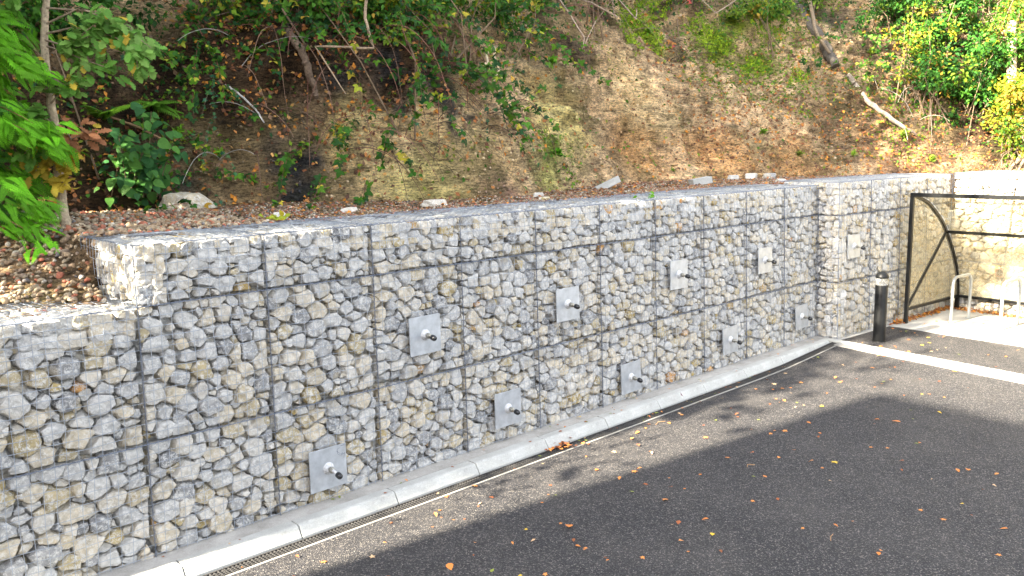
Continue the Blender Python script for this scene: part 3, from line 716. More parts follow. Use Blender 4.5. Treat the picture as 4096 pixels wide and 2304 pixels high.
Vw = V + np.column_stack([[.28 * nz(x, y, z, 1.7, 4) for x, y, z in V + k * 9] for k in range(3)])
for px, py, r, c in blobs:
    p, n = at(px, py); d = np.sqrt(((Vw - np.array(p)) ** 2).sum(1)); k = np.clip((r * 1.1 - d) / (r * .7), 0, 1)[:, None]; base_c = base_c * (1 - k) + np.array(c) * k
hi = np.clip((V[:, 2] - 5.6) / 1.5, 0, 1)[:, None]; base_c = base_c * (1 - hi) + np.array(HUM) * hi
me = np_mesh('hillside', V, F, True, base_c); hill = link('hillside', me, M_BANK); hill['kind'] = 'structure'

# ------------------------------------------------------------------ scatter helpers
def frames(N, rng, nrm=None, tilt=.6):
    """random orthonormal frames, z axis about nrm"""
    n = np.tile(np.array([0, 0, 1.0]), (N, 1)) if nrm is None else np.array(nrm, float)
    n = n + rng.normal(0, tilt, (N, 3)); n /= np.linalg.norm(n, axis=1)[:, None]
    a = rng.normal(0, 1, (N, 3)); a -= n * (a * n).sum(1)[:, None]; a /= np.linalg.norm(a, axis=1)[:, None]
    return np.stack([a, np.cross(n, a), n], 1)
def inst(name, T, P, Fr, S, C, m, parent=None, smooth=False, org=None):
    TV, TF = T; N = len(P); k = len(TV); P = np.asarray(P)
    if org is None: org = np.array(parent.location) if parent is not None else np.zeros(3)
    S = np.asarray(S, float).reshape(N, -1); TVs = TV[None] * S[:, None, :]
    W = np.einsum('nki,nij->nkj', TVs, Fr) + P[:, None, :] - org
    TFs = TF if isinstance(TF, list) else [TF]
    Fs = [(f[None] + (np.arange(N) * k)[:, None, None]).reshape(-1, f.shape[1]) for f in TFs]
    C = np.repeat(np.asarray(C, float).reshape(N, 3), k, axis=0)
    return link(name, np_mesh(name, W.reshape(-1, 3), Fs, smooth, C), m, parent)
def leafT(outl, fold=.25, curl=.25):
    """leaf from a half outline [(x along, half width)...]; folded at the midrib"""
    V = []; n = len(outl)
    for x, w_ in outl: V += [(x, w_, abs(w_) * fold - curl * x * x), (x, 0, -curl * x * x), (x, -w_, abs(w_) * fold - curl * x * x)]
    F = []
    for i in range(n - 1):
        a = i * 3; F += [(a, a + 1, a + 4, a + 3), (a + 1, a + 2, a + 5, a + 4)]
    return np.array(V, float), np.array(F)
L_OV = leafT([(0, .02), (.18, .25), (.42, .34), (.7, .22), (1, .01)])
L_SM = leafT([(0, .03), (.45, .34), (1, .02)], .3, .3)
L_OAK = leafT([(0, .03), (.14, .12), (.22, .24), (.32, .13), (.42, .32), (.52, .17), (.64, .36), (.74, .2), (.84, .22), (1, .03)], .15, .25)
def polyT(pts, curl=.2):
    V = [(0, 0, 0)] + [(x, y, -curl * (x * x + y * y)) for x, y in pts]; n = len(pts)
    return np.array(V, float), np.array([(0, 1 + i, 1 + (i + 1) % n) for i in range(n)])
L_IVY = polyT([(-.1, -.05), (-.25, -.42), (.1, -.28), (.35, -.55), (.5, -.2), (1, 0), (.5, .2), (.35, .55), (.1, .28), (-.25, .42), (-.1, .05)])
def joinT(parts):
    V = []; F = []; k = 0
    for (v, f), M_, off in parts: V.append(v @ np.array(M_).T + np.array(off)); F.append(f + k); k += len(v)
    return np.vstack(V), np.vstack(F)
def rz(a, s=1.0): return [[s * math.cos(a), -s * math.sin(a), 0], [s * math.sin(a), s * math.cos(a), 0], [0, 0, s]]
L_TRI = joinT([(L_OV, rz(0), (.35, 0, 0)), (L_OV, rz(1.25, .8), (.3, .03, 0)), (L_OV, rz(-1.25, .8), (.3, -.03, 0))])
def frondT(n, wid, taper, lw, sub=True):
    parts = []; NW = np.diag([1, .55, 1.])
    for i in range(n):
        t = (i + .5) / n; l = wid * (1 - t) ** taper * (1 if t > .12 else .6) + .03
        for s in (1, -1):
            if sub:
                for j in range(3):
                    u = .25 + .3 * j; parts.append((L_SM, np.array(rz(s * .55, l * .5 * (1 - .2 * j))) @ NW, (t + u * l * .75, s * u * l * .68, 0)))
                    if j: parts.append((L_SM, np.array(rz(s * 1.35, l * .34)) @ NW, (t + u * l * .75, s * u * l * .68, 0)))
            else: parts.append((L_SM, np.array(rz(s * 1.15, 1.0)) @ np.diag([l, lw, l]), (t, 0, 0)))
    V, F = joinT(parts); V[:, 2] -= .35 * V[:, 0] ** 2; return V, F
L_FERN = frondT(16, .30, .8, .10, False); L_CON = frondT(13, .40, .75, .1, True)
GREENS = np.array([(.032, .11, .012), (.02, .07, .014), (.055, .15, .012), (.018, .065, .022), (.085, .20, .014)])
YEL = np.array([(.45, .38, .04), (.30, .34, .03), (.55, .33, .04)])
DEADC = np.array([(.22, .085, .035), (.32, .12, .04), (.14, .06, .03), (.40, .17, .05), (.48, .26, .08), (.20, .12, .07), (.10, .05, .03), (.55, .22, .03)])
def pick(arr, n, rng, p=None, var=.25): return arr[rng.choice(len(arr), n, p=p)] * rng.uniform(1 - var, 1 + var, (n, 1))

# vertex sampling on the bank, densities given by blobs of (px, py, radius m, density)
tri_n = np.cross(V[F[:, 1]] - V[F[:, 0]], V[F[:, 3]] - V[F[:, 0]]); area = np.linalg.norm(tri_n, axis=1); tri_n /= area[:, None] + 1e-9
tri_n *= np.sign(tri_n[:, 2:3] + 1e-9); cen = V[F].mean(1)
cenw = cen + np.column_stack([RNG.normal(0, .12, len(cen)) for _ in range(3)])
def dens(bl_, base=0.0):
    d = np.full(len(cen), base)
    for px, py, r, k in bl_:
        p, n = at(px, py); q = np.sqrt(((cenw - np.array(p)) ** 2).sum(1)) / r; d = np.maximum(d, k * np.clip(1.4 - 1.1 * q, 0, 1))
    return d
def scatter(N, d, rng, lift=.01):
    p = area * d; p /= p.sum(); i = rng.choice(len(cen), N, p=p); r1 = rng.random((N, 2))
    a, b, c_ = V[F[i, 0]], V[F[i, 1]], V[F[i, 3]]
    return a + (b - a) * r1[:, :1] + (c_ - a) * r1[:, 1:] + tri_n[i] * lift, tri_n[i]
rng = np.random.default_rng(21)
dd = dens([(1100, 400, 1.6, 1), (1300, 300, 1.6, 1), (1700, 350, 2.2, 1), (2000, 350, 2.2, 1), (800, 420, 1.2, 1), (500, 400, 1.2, .8)], .45) * (cen[:, 2] < 6)
pf = area * dd; pf /= pf.sum(); ci_ = rng.choice(len(cen), 15000, p=pf)
P = cen[ci_] + rng.normal(0, .015, (len(ci_), 3)); sz = rng.lognormal(math.log(.011), .5, (len(P), 1)).clip(.005, .04)
inst('soil_clods', (ICO1[0] * np.array([1, .8, .5]), ICO1[1]), P, frames(len(P), rng, tri_n[ci_], .5), sz * np.ones(3), base_c[F[ci_, 0]] * rng.uniform(.75, 1.2, (len(P), 1)), M_GRAVEL)['kind'] = 'stuff'
dd = dens([(800, 110, 1.6, 1), (620, 80, 1.2, 1), (1000, 160, .9, .9), (650, 260, .8, .5), (300, 420, 1.5, .5), (120, 480, 1.2, .9), (1750, 200, 1.2, .5), (1950, 300, 1.6, .6), (2200, 330, 1.6, .8), (2350, 400, 1.4, 1), (1300, 320, .45, .8), (1330, 240, .5, .5), (600, 480, .7, .6), (2100, 420, 1, .7), (1650, 130, .8, .5), (1850, 330, 1.5, .6), (2050, 200, 1, .7), (700, 120, 1.2, 1)], .12)
P, Nn = scatter(30000, dd, rng, .012)
inst('leaf_litter', L_SM, P, frames(len(P), rng, Nn, .35), rng.uniform(.035, .085, (len(P), 1)), pick(DEADC, len(P), rng), M_DEAD)['kind'] = 'stuff'
# small weeds and seedlings hugging the soil
dd = dens([(1850, 150, 1.4, 1), (1950, 60, 1.3, 1), (2000, 220, .8, .9), (1780, 200, .8, .7), (1400, 380, .6, .7), (1600, 60, .5, .8), (350, 300, .9, .6), (420, 340, .5, .5), (2260, 330, .7, .7), (2150, 210, .7, .7), (1500, 150, .6, .35), (1180, 400, .5, .25), (2300, 250, 1, .8), (780, 420, .5, .25)], .035)
P, Nn = scatter(17000, dd, rng, .02)
G = pick(np.array([(.10, .22, .015), (.16, .26, .02), (.06, .16, .02), (.22, .26, .03)]), len(P), rng)
inst('weeds', L_SM, P, frames(len(P), rng, Nn + [0, 0, .5], .9), rng.uniform(.03, .075, (len(P), 1)), G, M_LEAF)['kind'] = 'stuff'
# hanging moss cushions
dd = dens([(1560 + 6 * k, -20 + 24 * k, .20, 1) for k in range(6)] + [(1600 + 2 * k, -20 + 26 * k, .22, 1) for k in range(5)] + [(1642, -20 + 24 * k, .22, 1) for k in range(7)] + [(1760, 60, .35, .5), (1800, 110, .42, .8), (1880, 170, .35, .6), (1920, 60, .5, .7), (2010, 190, .3, .6)])
P, Nn = scatter(15000, dd, rng, .02)
inst('moss', L_SM, P - np.array([0, 0, .02]), frames(len(P), rng, Nn, .5), rng.uniform(.02, .05, (len(P), 1)), pick(np.array([(.20, .32, .012), (.11, .20, .01), (.30, .40, .02)]), len(P), rng), M_MOSS)['kind'] = 'stuff'
# ivy carpet of the upper bank
dd = dens([(620, 30, .9, .8), (700, 160, .8, .35), (1000, 40, 1.1, 1.5), (860, 40, .9, 1.3), (1160, 20, .8, 1.3), (1400, -20, .9, 1.2), (1320, 10, .5, 1), (1500, -10, .6, 1), (1700, -10, .8, 1.1), (1900, 0, .9, 1), (2060, 10, .7, 1), (1800, 60, .7, .5), (1250, 60, .8, .5), (1330, 130, .5, .5), (480, 130, 1.0, .8), (430, 230, .6, .6), (2250, 60, 1.5, 1), (2450, 150, 2, 1.2), (2560, 260, 1.5, 1), (200, 200, 1.6, .8), (2330, 230, .8, .6), (1100, 170, .5, .4)])
dd = np.maximum(dd, (cen[:, 2] > 5.6) * .8)
P, Nn = scatter(52000, dd, rng, .05)
P = P + Nn * rng.uniform(0, .14, (len(P), 1))
inst('ivy_cover', L_IVY, P, frames(len(P), rng, Nn, .45), rng.uniform(.035, .075, (len(P), 1)), pick(GREENS, len(P), rng, [.3, .25, .2, .15, .1]), M_LEAF)['kind'] = 'stuff'

# ------------------------------------------------------------------ gravel
ico1 = (ICO1[0] * np.array([1, .8, .6]), ICO1[1]); ico2 = (ICO2[0] * (1 + .16 * np.sin(ICO2[0] @ np.array([[3, 1, 2], [1, 4, -2], [2, -3, 3.]]).T).sum(1)[:, None] * .6) * np.array([1, .82, .62]), ICO2[1])
GRAVC = np.array([(.30, .22, .14), (.24, .17, .11), (.35, .28, .19), (.36, .13, .08), (.20, .15, .11), (.42, .38, .32), (.28, .12, .07), (.13, .12, .12), (.27, .22, .15)])
P = []
while len(P) < 6500:
    x, y = rng.uniform(-2.6, 1.7), rng.uniform(.45, 3.3)
    if ingab(x, y) or (x > 0 and y < 1.02): continue
    P.append((x, y, terr(x, y) + rng.uniform(-.004, .024)))
P = np.array(P)
s = rng.lognormal(math.log(.021), .28, (len(P), 1)).clip(.011, .042)
inst('gravel', ico2, P, frames(len(P), rng, None, .5), s * np.ones(3), pick(GRAVC, len(P), rng, [.2, .15, .14, .12, .12, .06, .05, .03, .13]), M_GRAVEL)['kind'] = 'stuff'
P = []
while len(P) < 16000:
    x, y = rng.uniform(1.2, 15), rng.uniform(.6, 3.2)
    if ingab(x, y) or y < .98 + .12 * math.sin(x * 1.7) : continue
    P.append((x, y, terr(x, y) + rng.uniform(-.002, .008)))
P = np.array(P)
inst('stone_chippings', ico1, P, frames(len(P), rng, None, .5), rng.uniform(.006, .02, (len(P), 1)) * np.ones(3), pick(GRAVC, len(P), rng), M_GRAVEL)['kind'] = 'stuff'
P = []
while len(P) < 4200:
    x, y = rng.uniform(-2, 15.5), rng.uniform(.5, 3.4)
    if ingab(x, y) or rng.random() > .25 + .6 * sstep(1.0, 2.6, y) + .1 * math.sin(x * 2): continue
    P.append((x, y, terr(x, y) + .02))
P = np.array(P)
inst('leaf_litter', L_SM, P, frames(len(P), rng, None, .3), rng.uniform(.025, .07, (len(P), 1)), pick(DEADC, len(P), rng), M_DEAD)['kind'] = 'stuff'
# drift of orange leaves at the foot of the return wall and along the jutting section
P = []
while len(P) < 1500:
    if rng.random() < .7:
        s_ = rng.uniform(0, 4); q = CA + CDv * s_ + CN * (.02 + abs(rng.normal(0, .09)))
    else: s_ = rng.uniform(1.6, 3.65); q = BA + BD * s_ + BN * (.02 + abs(rng.normal(0, .05)))
    P.append((q[0], q[1], AZ + .012 + rng.uniform(0, .03)))
P = np.array(P)
inst('leaf_litter', L_SM, P, frames(len(P), rng, None, .4), rng.uniform(.03, .07, (len(P), 1)), pick(DEADC[[1, 3, 4, 7, 0]], len(P), rng), M_DEAD)['kind'] = 'stuff'

# ------------------------------------------------------------------ rubble lying on the terrace
def block(name, x, y, L_, W_, H_, rotz, tilt, label, cat, m=M_KERB, grp=None):
    mb = MB(); mb.box((-L_ / 2, -W_ / 2, 0), (L_ / 2, W_ / 2, H_))
    mb.v = [(a + random.uniform(-.008, .008), b + random.uniform(-.008, .008), c_ + random.uniform(-.005, .005)) for a, b, c_ in mb.v]
    o = mb.build(name, m, bevel=.006); o.location = (x, y, terr(x, y)); o.rotation_euler = (tilt * .3, tilt, rotz); return tag(o, label, cat, grp)
block('concrete_block', 7.75, 2.25, .40, .13, .11, -.55, -.42, 'long pale broken kerb piece lying tilted on the terrace below the orange earth', 'concrete block')
block('concrete_block', 9.7, 1.95, .40, .14, .11, -.25, -.12, 'pale rectangular concrete block lying flat on the terrace behind the wall', 'concrete block')
def boulder(x, y, s, label, col, sq=(1, .7, .5), name='loose_stone', seed=0, dz=0):
    r = np.random.default_rng(seed); A = np.arange(7) * .9 + r.uniform(-.25, .25, 7)
    C2 = np.vstack([[[.5, .5]], np.column_stack([.5 + np.cos(A) * .15, .5 + np.sin(A) * .13])]); Vs, D = rocks(C2, np.full(8, .07), 1, 1, r, ICO3[0])
    W = Vs[0] / .07 * s * np.array(sq); o = link(name, np_mesh(name, W, ICO3[1], True, None, col), M_STONE); o.data.set_sharp_from_angle(angle=.45)
    o.location = (x, y, terr(x, y) + s * sq[2] * .6 + dz); return tag(o, label, 'stone')
boulder(11.3, 2.35, .12, 'angular pale stone on the terrace, left one of three', .5, seed=1)
boulder(11.8, 2.3, .14, 'white angular stone on the terrace, middle one of three', .6, seed=2)
boulder(12.1, 2.1, .15, 'bluish grey slab of stone on the terrace, right one of three', .1, seed=3)
boulder(4.05, 1.74, .13, 'flat white stone lying on the brown terrace near the wall lid', .62, (1.2, .6, .35), seed=4)
boulder(5.9, 1.9, .07, 'small white stone at the foot of the earth bank', .55, seed=5)
boulder(10.9, 1.2, .10, 'pale lump of stone resting on the edge of the mesh lid', .6, (1, .7, .4), seed=6)
boulder(2.9, 1.7, .07, 'small pale stone half buried in the leaf covered terrace', .6, seed=8)
boulder(1.95, 1.5, .08, 'small white stone beside the yellow leaves on the terrace', .55, seed=7)
b = boulder(5.6, 1.45, .06, 'yellow mossy lump lying on the terrace edge', .95, seed=9)
b = boulder(1.72, 3.32, .20, 'pale yellowish boulder at the foot of the bank right of the big leaved plant', .80, (1, .8, .9), 'boulder', 12, -.1)

# ------------------------------------------------------------------ vegetation
def path(p, d, L_, rng, step=.07, droop=.5, wig=.25, clear=.03):
    p = Vector(p); d = Vector(d).normalized(); out = [p.copy()]
    for _ in range(int(L_ / step)):
        d = (d + Vector((rng.normal(0, wig), rng.normal(0, wig), rng.normal(0, wig) - droop)) * step * 2).normalized(); p = p + d * step
        z = bz(p.x, p.y)
        if p.z < z + clear: p.z = z + clear; 
        out.append(p.copy())
    return out
def up_frames(dirs, rng, spread=.8, upw=.7):
    n = np.array(dirs); z = np.tile([0, 0, 1.0], (len(n), 1)) * upw + rng.normal(0, spread * .5, n.shape) + np.array([-.25, -.45, 0])
    a = n + rng.normal(0, spread, n.shape); a /= np.linalg.norm(a, axis=1)[:, None]; z -= a * (a * z).sum(1)[:, None]; z /= np.linalg.norm(z, axis=1)[:, None]
    return np.stack([a, np.cross(z, a), z], 1)
def trailing(name, label, cat, px, py, ncane, L_, rng, leaf=L_TRI, size=.075, lc=GREENS, lp=None, stemc=(.16, .06, .045), droop=.5, every=.075, lift=.25, group=None, spread=.5, r=.004, part='leaves', dirn=None, clear=.03):
    p0, n0 = at(px, py); rt = thing(name, label, cat, p0, group); LP, LD = [], []
    for k in range(ncane):
        st = p0 + Vector((rng.normal(0, spread), rng.normal(0, spread * .6), 0)); st.z = bz(st.x, st.y) + .02
        d = Vector(n0) * rng.uniform(.4, 1) * lift * 4 + Vector((rng.normal(0, .5), rng.normal(0, .3) - .3, rng.uniform(-.2, .6)))
        if dirn: d += Vector(dirn)
        pts = path(st, d, L_ * rng.uniform(.6, 1.2), rng, droop=droop, clear=clear); n = len(pts)
        mb = MB(); mb.tube(pts, [r * (1 - .6 * i / n) for i in range(n)], 5, tuple(np.array(stemc) * rng.uniform(.6, 1.5))); mb.build('stem', M_BARK, rt)
        acc = 0
        for i in range(1, n - 1):
            acc += .07
            while acc > every: acc -= every; t = rng.random(); LP.append(pts[i].lerp(pts[i + 1], t)); LD.append((pts[i + 1] - pts[i]).normalized() + Vector(rng.normal(0, 1, 3)) * .7)
    if LP:
        LP = np.array([p[:] for p in LP]); LD = np.array([p[:] for p in LD]); sz = rng.uniform(.6, 1.25, (len(LP), 1)) * size
        inst(part, leaf, LP, up_frames(LD, rng), sz, pick(lc, len(LP), rng, lp), M_LEAF, rt)
    return rt
rng = np.random.default_rng(5)
YG = np.vstack([GREENS, YEL])
BR = 'brambles trailing down the earth bank'
for px, py, nc, L_, lb in [
    (560, 40, 5, 1.6, 'bramble with three part leaves hanging from the dark upper bank, left of the leafless roots'),
    (700, 20, 6, 1.9, 'dense bramble over rust coloured leaf litter, upper left part of the bank'),
    (760, 150, 4, 1.1, 'bramble with dark green leaves beside the exposed brown root'),
    (840, 40, 6, 1.7, 'bright green bramble arching at the top edge of the picture, right of the brown root'),
    (930, 150, 4, 1.3, 'bramble hanging over the black undercut soil in the middle left of the bank'),
    (1020, 40, 6, 2.0, 'lush bramble with yellowing leaves at the top, above the black hanging roots'),
    (1130, 90, 5, 1.7, 'bramble whose reddish stems fan out over the tan bare earth'),
    (1230, 60, 5, 1.4, 'thin bramble with bluish leaves beside the pale dead roots'),
    (1060, 200, 4, 1.3, 'bramble draped over the black root mat, lower stems reaching bare soil'),
    (1330, 120, 4, 1.0, 'small bramble under the big yellow green rosette'),
    (430, 170, 4, 1.0, 'bramble in the shadow behind the oak sapling leaves'),
    (1700, 60, 4, 1.1, 'sparse bramble with pink and orange leaves between the two moss curtains'),
    (2080, 150, 4, 1.0, 'bramble beside the leaning dead stem on the right bank'),
    (2200, 110, 5, 1.3, 'bramble at the left margin of the right hand shrubs')]:
    if 'pink' in lb: trailing('bramble', lb, 'bramble', px, py, nc, L_, rng, lc=np.array([(.55, .10, .09), (.5, .22, .06), (.1, .2, .03)]), every=.16, group=BR)
    else: trailing('bramble', lb, 'bramble', px, py, nc + 4, L_ * .9, rng, every=.055, lc=YG, lp=[.28, .22, .2, .1, .12, .03, .04, .01], group=BR)
# bare hanging stems and roots
HS = 'bare stems hanging on the bank'
for i, (px, py, L_, c_, lb) in enumerate([
    (820, 270, 1.2, (.18, .08, .06), 'thin reddish bare stems hanging to the terrace right of the black shale'), (900, 230, 1.6, (.20, .10, .07), 'long thin bare stems leaning over the tan earth'),
    (1010, 150, 1.5, (.10, .06, .04), 'tangle of dark stems under the lush bramble'), (1100, 180, 1.4, (.15, .05, .04), 'reddish black stems hanging across the black undercut'), (1180, 200, 1.5, (.14, .06, .05), 'dark stems slanting to the right over bare tan soil'),
    (1230, 330, 1.1, (.20, .13, .09), 'single thin pale stem reaching down to the terrace'), (1500, 60, 1.7, (.22, .15, .11), 'long brown stem slanting right across the bare middle bank'), (1400, 20, 1.2, (.20, .10, .08), 'twisted bare twigs at the top, right of the rosette'),
    (700, 100, 1.4, (.2, .12, .08), 'pale bare stems lying across the leaf litter at upper left'), (620, 250, .9, (.30, .28, .25), 'grey dead stem lying over the olive bank face'), (1600, 30, 1.0, (.3, .18, .12), 'pinkish bare twigs curling before the moss'),
    (2290, 300, 1.3, (.34, .30, .25), 'pale thin fallen canes below the right hand shrubs'), (2150, 20, 1.0, (.2, .14, .09), 'bare stems beside the leaning dead trunk')]):
    trailing('hanging_vine', lb, 'vine', px, py, 8 if L_ > 1.15 else 5, L_, rng, size=.03, every=9, stemc=c_, group=HS, spread=.32, r=.0055, droop=.75, lift=.15)
# black root mats under the turf edge
for px, py, lb in ((1110, 250, 'black mat of fine roots hanging over the tan earth'), (740, 250, 'grey black fringe of roots below the brown root'), (1700, 130, 'dark hollow with fine black roots between the moss curtains')):
    trailing('root_tangle', lb, 'roots', px, py, 26, .55, rng, every=9, stemc=(.035, .025, .02), spread=.22, r=.005, droop=1.3, lift=.2)
# ivy strands
for px, py, L_, lb in ((1220, 270, 1.3, 'blue green ivy strand climbing the bare tan earth'), (540, 330, .9, 'ivy strand low on the dark left bank'), (480, 400, .8, 'dark ivy beside the big leaved plant'), (1300, 130, 1.0, 'ivy strands around the pale dead roots'), (470, 470, .5, 'dark glossy ivy patch above the pale boulder'), (950, 300, .8, 'sparse ivy on the tan slope')):
    trailing('ivy_plant', lb, 'ivy', px, py, 4, L_, rng, leaf=L_IVY, size=.05, lc=np.array([(.03, .12, .06), (.04, .15, .05), (.06, .18, .05)]), stemc=(.12, .08, .05), spread=.18, droop=.9, every=.06, lift=.08, part='foliage')
# exposed roots and dead wood
def wood(name, label, cat, pix, rads, col, sides=9, off=.05, part='stem'):
    pts = [at(x, y, off)[0] for x, y in pix]; fine = []; rr = []
    for i in range(len(pts) - 1):
        for k in range(5):
            t = k / 5; fine.append(pts[i].lerp(pts[i + 1], t) + Vector(rng.normal(0, 1, 3)) * rads[i] * .22); rr.append((rads[i] * (1 - t) + rads[i + 1] * t) * rng.uniform(.9, 1.12))
    fine.append(pts[-1]); rr.append(rads[-1])
    mb = MB(); mb.tube(fine, rr, sides, col); rt = thing(name, label, cat, pts[-1]); mb.build(part, M_BARK, rt, smooth=True); return rt, fine
r_, _ = wood('gnarled_deadwood', 'thick brown root snaking down from the turf in the upper left of the bank', 'root', [(715, 60), (735, 90), (765, 130), (780, 180), (790, 220), (793, 250)], [.04, .05, .05, .045, .04, .03], (.17, .12, .085), part='root')
for pix, lb in (([(1240, 120), (1225, 145), (1215, 165), (1222, 180), (1210, 195)], 'pale peeled dead root, left one of the pair'), ([(1245, 115), (1238, 135), (1232, 155), (1240, 172), (1230, 200)], 'pale peeled dead root, right one of the pair')):
    wood('peeled_deadwood', lb, 'root', pix, [.02, .022, .02, .016, .012], (.62, .50, .34), part='root', off=.12)
wood('fallen_log', 'grey brown fallen branch lying down the right hand slope', 'branch', [(2130, 190), (2150, 215), (2180, 255), (2220, 290), (2270, 325), (2300, 342)], [.05, .055, .05, .045, .035, .02], (.30, .25, .20))
wood('dead_sapling', 'thin leaning brown trunk above the fallen branch', 'stem', [(2035, -30), (2040, 40), (2060, 95), (2085, 160)], [.05, .045, .035, .028], (.20, .15, .10), off=.25)
wood('fallen_log', 'dark mossy log leaning in the shade behind the thin trunk', 'branch', [(2000, 20), (2040, 70), (2080, 130), (2105, 170)], [.13, .12, .11, .09], (.10, .085, .07), off=.05)
wood('fallen_log', 'thin curved brown branch lying above the big leaved plant', 'branch', [(290, 290), (330, 310), (380, 350), (400, 375), (412, 400)], [.014, .013, .011, .01, .008], (.32, .20, .11), off=.16)
wood('fallen_log', 'bleached grey branch on the olive face at left of the black shale', 'branch', [(565, 215), (590, 245), (640, 275), (665, 310)], [.015, .013, .012, .008], (.42, .40, .37), off=.1)
# big arching branch in front, top middle
wood('arching_bough', 'pale brown branch arching in front of the brambles at the top', 'branch', [(985, -20), (940, 40), (900, 110), (860, 170), (840, 240)], [.022, .020, .016, .012, .006], (.34, .25, .17), off=.5)
wood('arching_bough', 'second pale branch crossing at the top edge above the brown root', 'branch', [(750, -25), (850, 12), (930, 18), (1010, -25)], [.02, .018, .016, .014], (.36, .28, .2), off=.6)
for pix, lb in (([(1350, -20), (1380, 40), (1410, 110), (1450, 140), (1470, 95)], 'curling bare twig hooked over the bare soil at the top'), ([(1410, -20), (1450, 60), (1500, 90), (1540, 60), (1555, 0)], 'looping pale twig in front of the moss curtain'),
                ([(1620, -20), (1700, 10), (1780, 40), (1850, 62)], 'bare branch reaching right above the moss'), ([(1800, 0), (1860, 30), (1900, 45), (1940, 20)], 'pale forked twig in front of the mossy slope'), ([(1470, -20), (1500, 30), (1560, 80), (1600, 92)], 'thin bare twig curving in front of the first moss curtain')):
    wood('bare_creeper', lb, 'twig', pix, [.014, .012, .010, .008, .005][:len(pix)], (.36, .27, .21), 6, .55, 'twig')
# ferns
def fern(px, py, n, L_, label, rng, col=(.10, .24, .02)):
    p, nr = at(px, py, .02); rt = thing('fern', label, 'fern', p, 'ferns on the bank')
    for k in range(n):
        a = rng.uniform(-1.3, 1.3); d = (Vector((math.sin(a), -.6, .45 * rng.uniform(.1, 1))) + nr * .4).normalized()
        fr = up_frames([d[:]], rng, .1, 1.0); inst('frond', L_FERN, [p[:]], fr, [[L_ * rng.uniform(.7, 1.1)]], [np.array(col) * rng.uniform(.7, 1.3)], M_LEAF, rt)
fern(255, 300, 7, .42, 'bright green fern beside the sapling trunk', rng, (.14, .30, .02)); fern(390, 265, 8, .40, 'dark green fern on the left bank under the oak leaves', rng)
fern(1830, 50, 7, .40, 'yellow green fern on the mossy upper slope', rng, (.22, .33, .02)); fern(640, 130, 5, .3, 'small fern in the leaf litter upper left', rng); fern(100, 330, 7, .45, 'fern in the dark at the left edge', rng, (.05, .15, .02))
fern(1110, 20, 5, .35, 'fern at the top among the brambles', rng)
# rosettes and tufts
def tuft(px, py, n, s, label, rng, col, name='weed_tuft', leaf=L_OV, lw=.6, up=.6):
    p, nr = at(px, py, .02); rt = thing(name, label, 'plant', p)
    D = [(Vector(rng.normal(0, 1, 3)) * .6 + nr * .5 + Vector((0, -.2, up))).normalized()[:] for _ in range(n)]
    inst('leaves', leaf, np.array([p[:]] * n) + rng.normal(0, s * .25, (n, 3)), up_frames(D, rng, .3), np.column_stack([np.full(n, s), np.full(n, s * lw), np.full(n, s)]) * rng.uniform(.6, 1.2, (n, 1)), pick(np.array([col]), n, rng, None, .35), M_LEAF, rt)
tuft(1330, 20, 14, .20, 'large yellow green leaf rosette at the top of the bank', rng, (.42, .45, .06), 'rosette', lw=.8)
for px, py, s, c_, lb in ((365, 325, .07, (.16, .34, .02), 'bright green seedling clump left of the thin branch'), (450, 330, .07, (.15, .33, .02), 'bright green seedling clump right of the thin branch'), (550, 385, .07, (.16, .34, .02), 'fresh green clump on the brown slope left of the black shale'), (2145, 480 - 90, .08, (.2, .33, .03), 'light green tuft on the lower right bank'),
    (1200, 140, .08, (.3, .33, .04), 'yellowish little shrub beside the pale roots'), (1400, 385, .08, (.08, .24, .01), 'grassy tuft under the rock ledge'), (1920, 335, .07, (.14, .26, .02), 'small tuft on the orange earth'), (2010, 390, .08, (.18, .22, .03), 'dry grass tuft right of the orange ledge'),
    (1690, 450 - 20, .05, (.15, .28, .02), 'tiny weed at the foot of the orange earth'), (1630, 80, .09, (.14, .3, .02), 'bright sprig on the moss curtain'), (1385, 155, .09, (.12, .3, .02), 'broad leaved weed below the bare twigs'), (2340, 400, .09, (.2, .3, .03), 'grass clump under the right hand shrubs'), (2270, 340, .11, (.17, .24, .03), 'tall grass clump by the fallen branch end'),
    (640, 455, .06, (.12, .3, .02), 'light green seedling in front of the dark bank'), (2190, 130, .1, (.2, .28, .03), 'yellow green sprig right of the thin trunk')):
    tuft(px, py, 45 if s > .06 else 20, s, lb, rng, c_)
# big-leaved plant on the left bank
p0, n0 = at(345, 500, .05); rt = thing('big_leaved_plant', 'tall plant with large dark green toothed leaves at the foot of the left bank', 'plant', p0)
LP, LD = [], []
for k in range(9):
    st = p0 + Vector((rng.normal(0, .16), rng.normal(0, .1) - .05, 0)); hgt_ = rng.uniform(.45, .95); pts = [st + Vector((math.sin(k * 2.1) * .16 * t, -.12 * t - .12 * t * t, hgt_ * t)) for t in np.linspace(0, 1, 9)]
    mb = MB(); mb.tube(pts, [.007 * (1 - .5 * t) for t in np.linspace(0, 1, 9)], 6, (.16, .12, .07)); mb.build('stem', M_BARK, rt)
    for q_ in pts[2:]:
        for _ in range(3): LP.append(q_ + Vector(rng.normal(0, .07, 3))); LD.append((Vector((rng.normal(0, 1), -abs(rng.normal(0, .9)), -.45))).normalized())
LP = np.array([p[:] for p in LP]); LD = np.array([p[:] for p in LD])
inst('leaves', leafT([(0, .1), (.08, .34), (.25, .42), (.5, .38), (.75, .22), (1, .01)], .12, .35), LP, up_frames(LD, rng, .35), rng.uniform(.06, .15, (len(LP), 1)), pick(np.array([(.035, .12, .035), (.05, .15, .03), (.07, .18, .03)]), len(LP), rng), M_LEAF, rt)

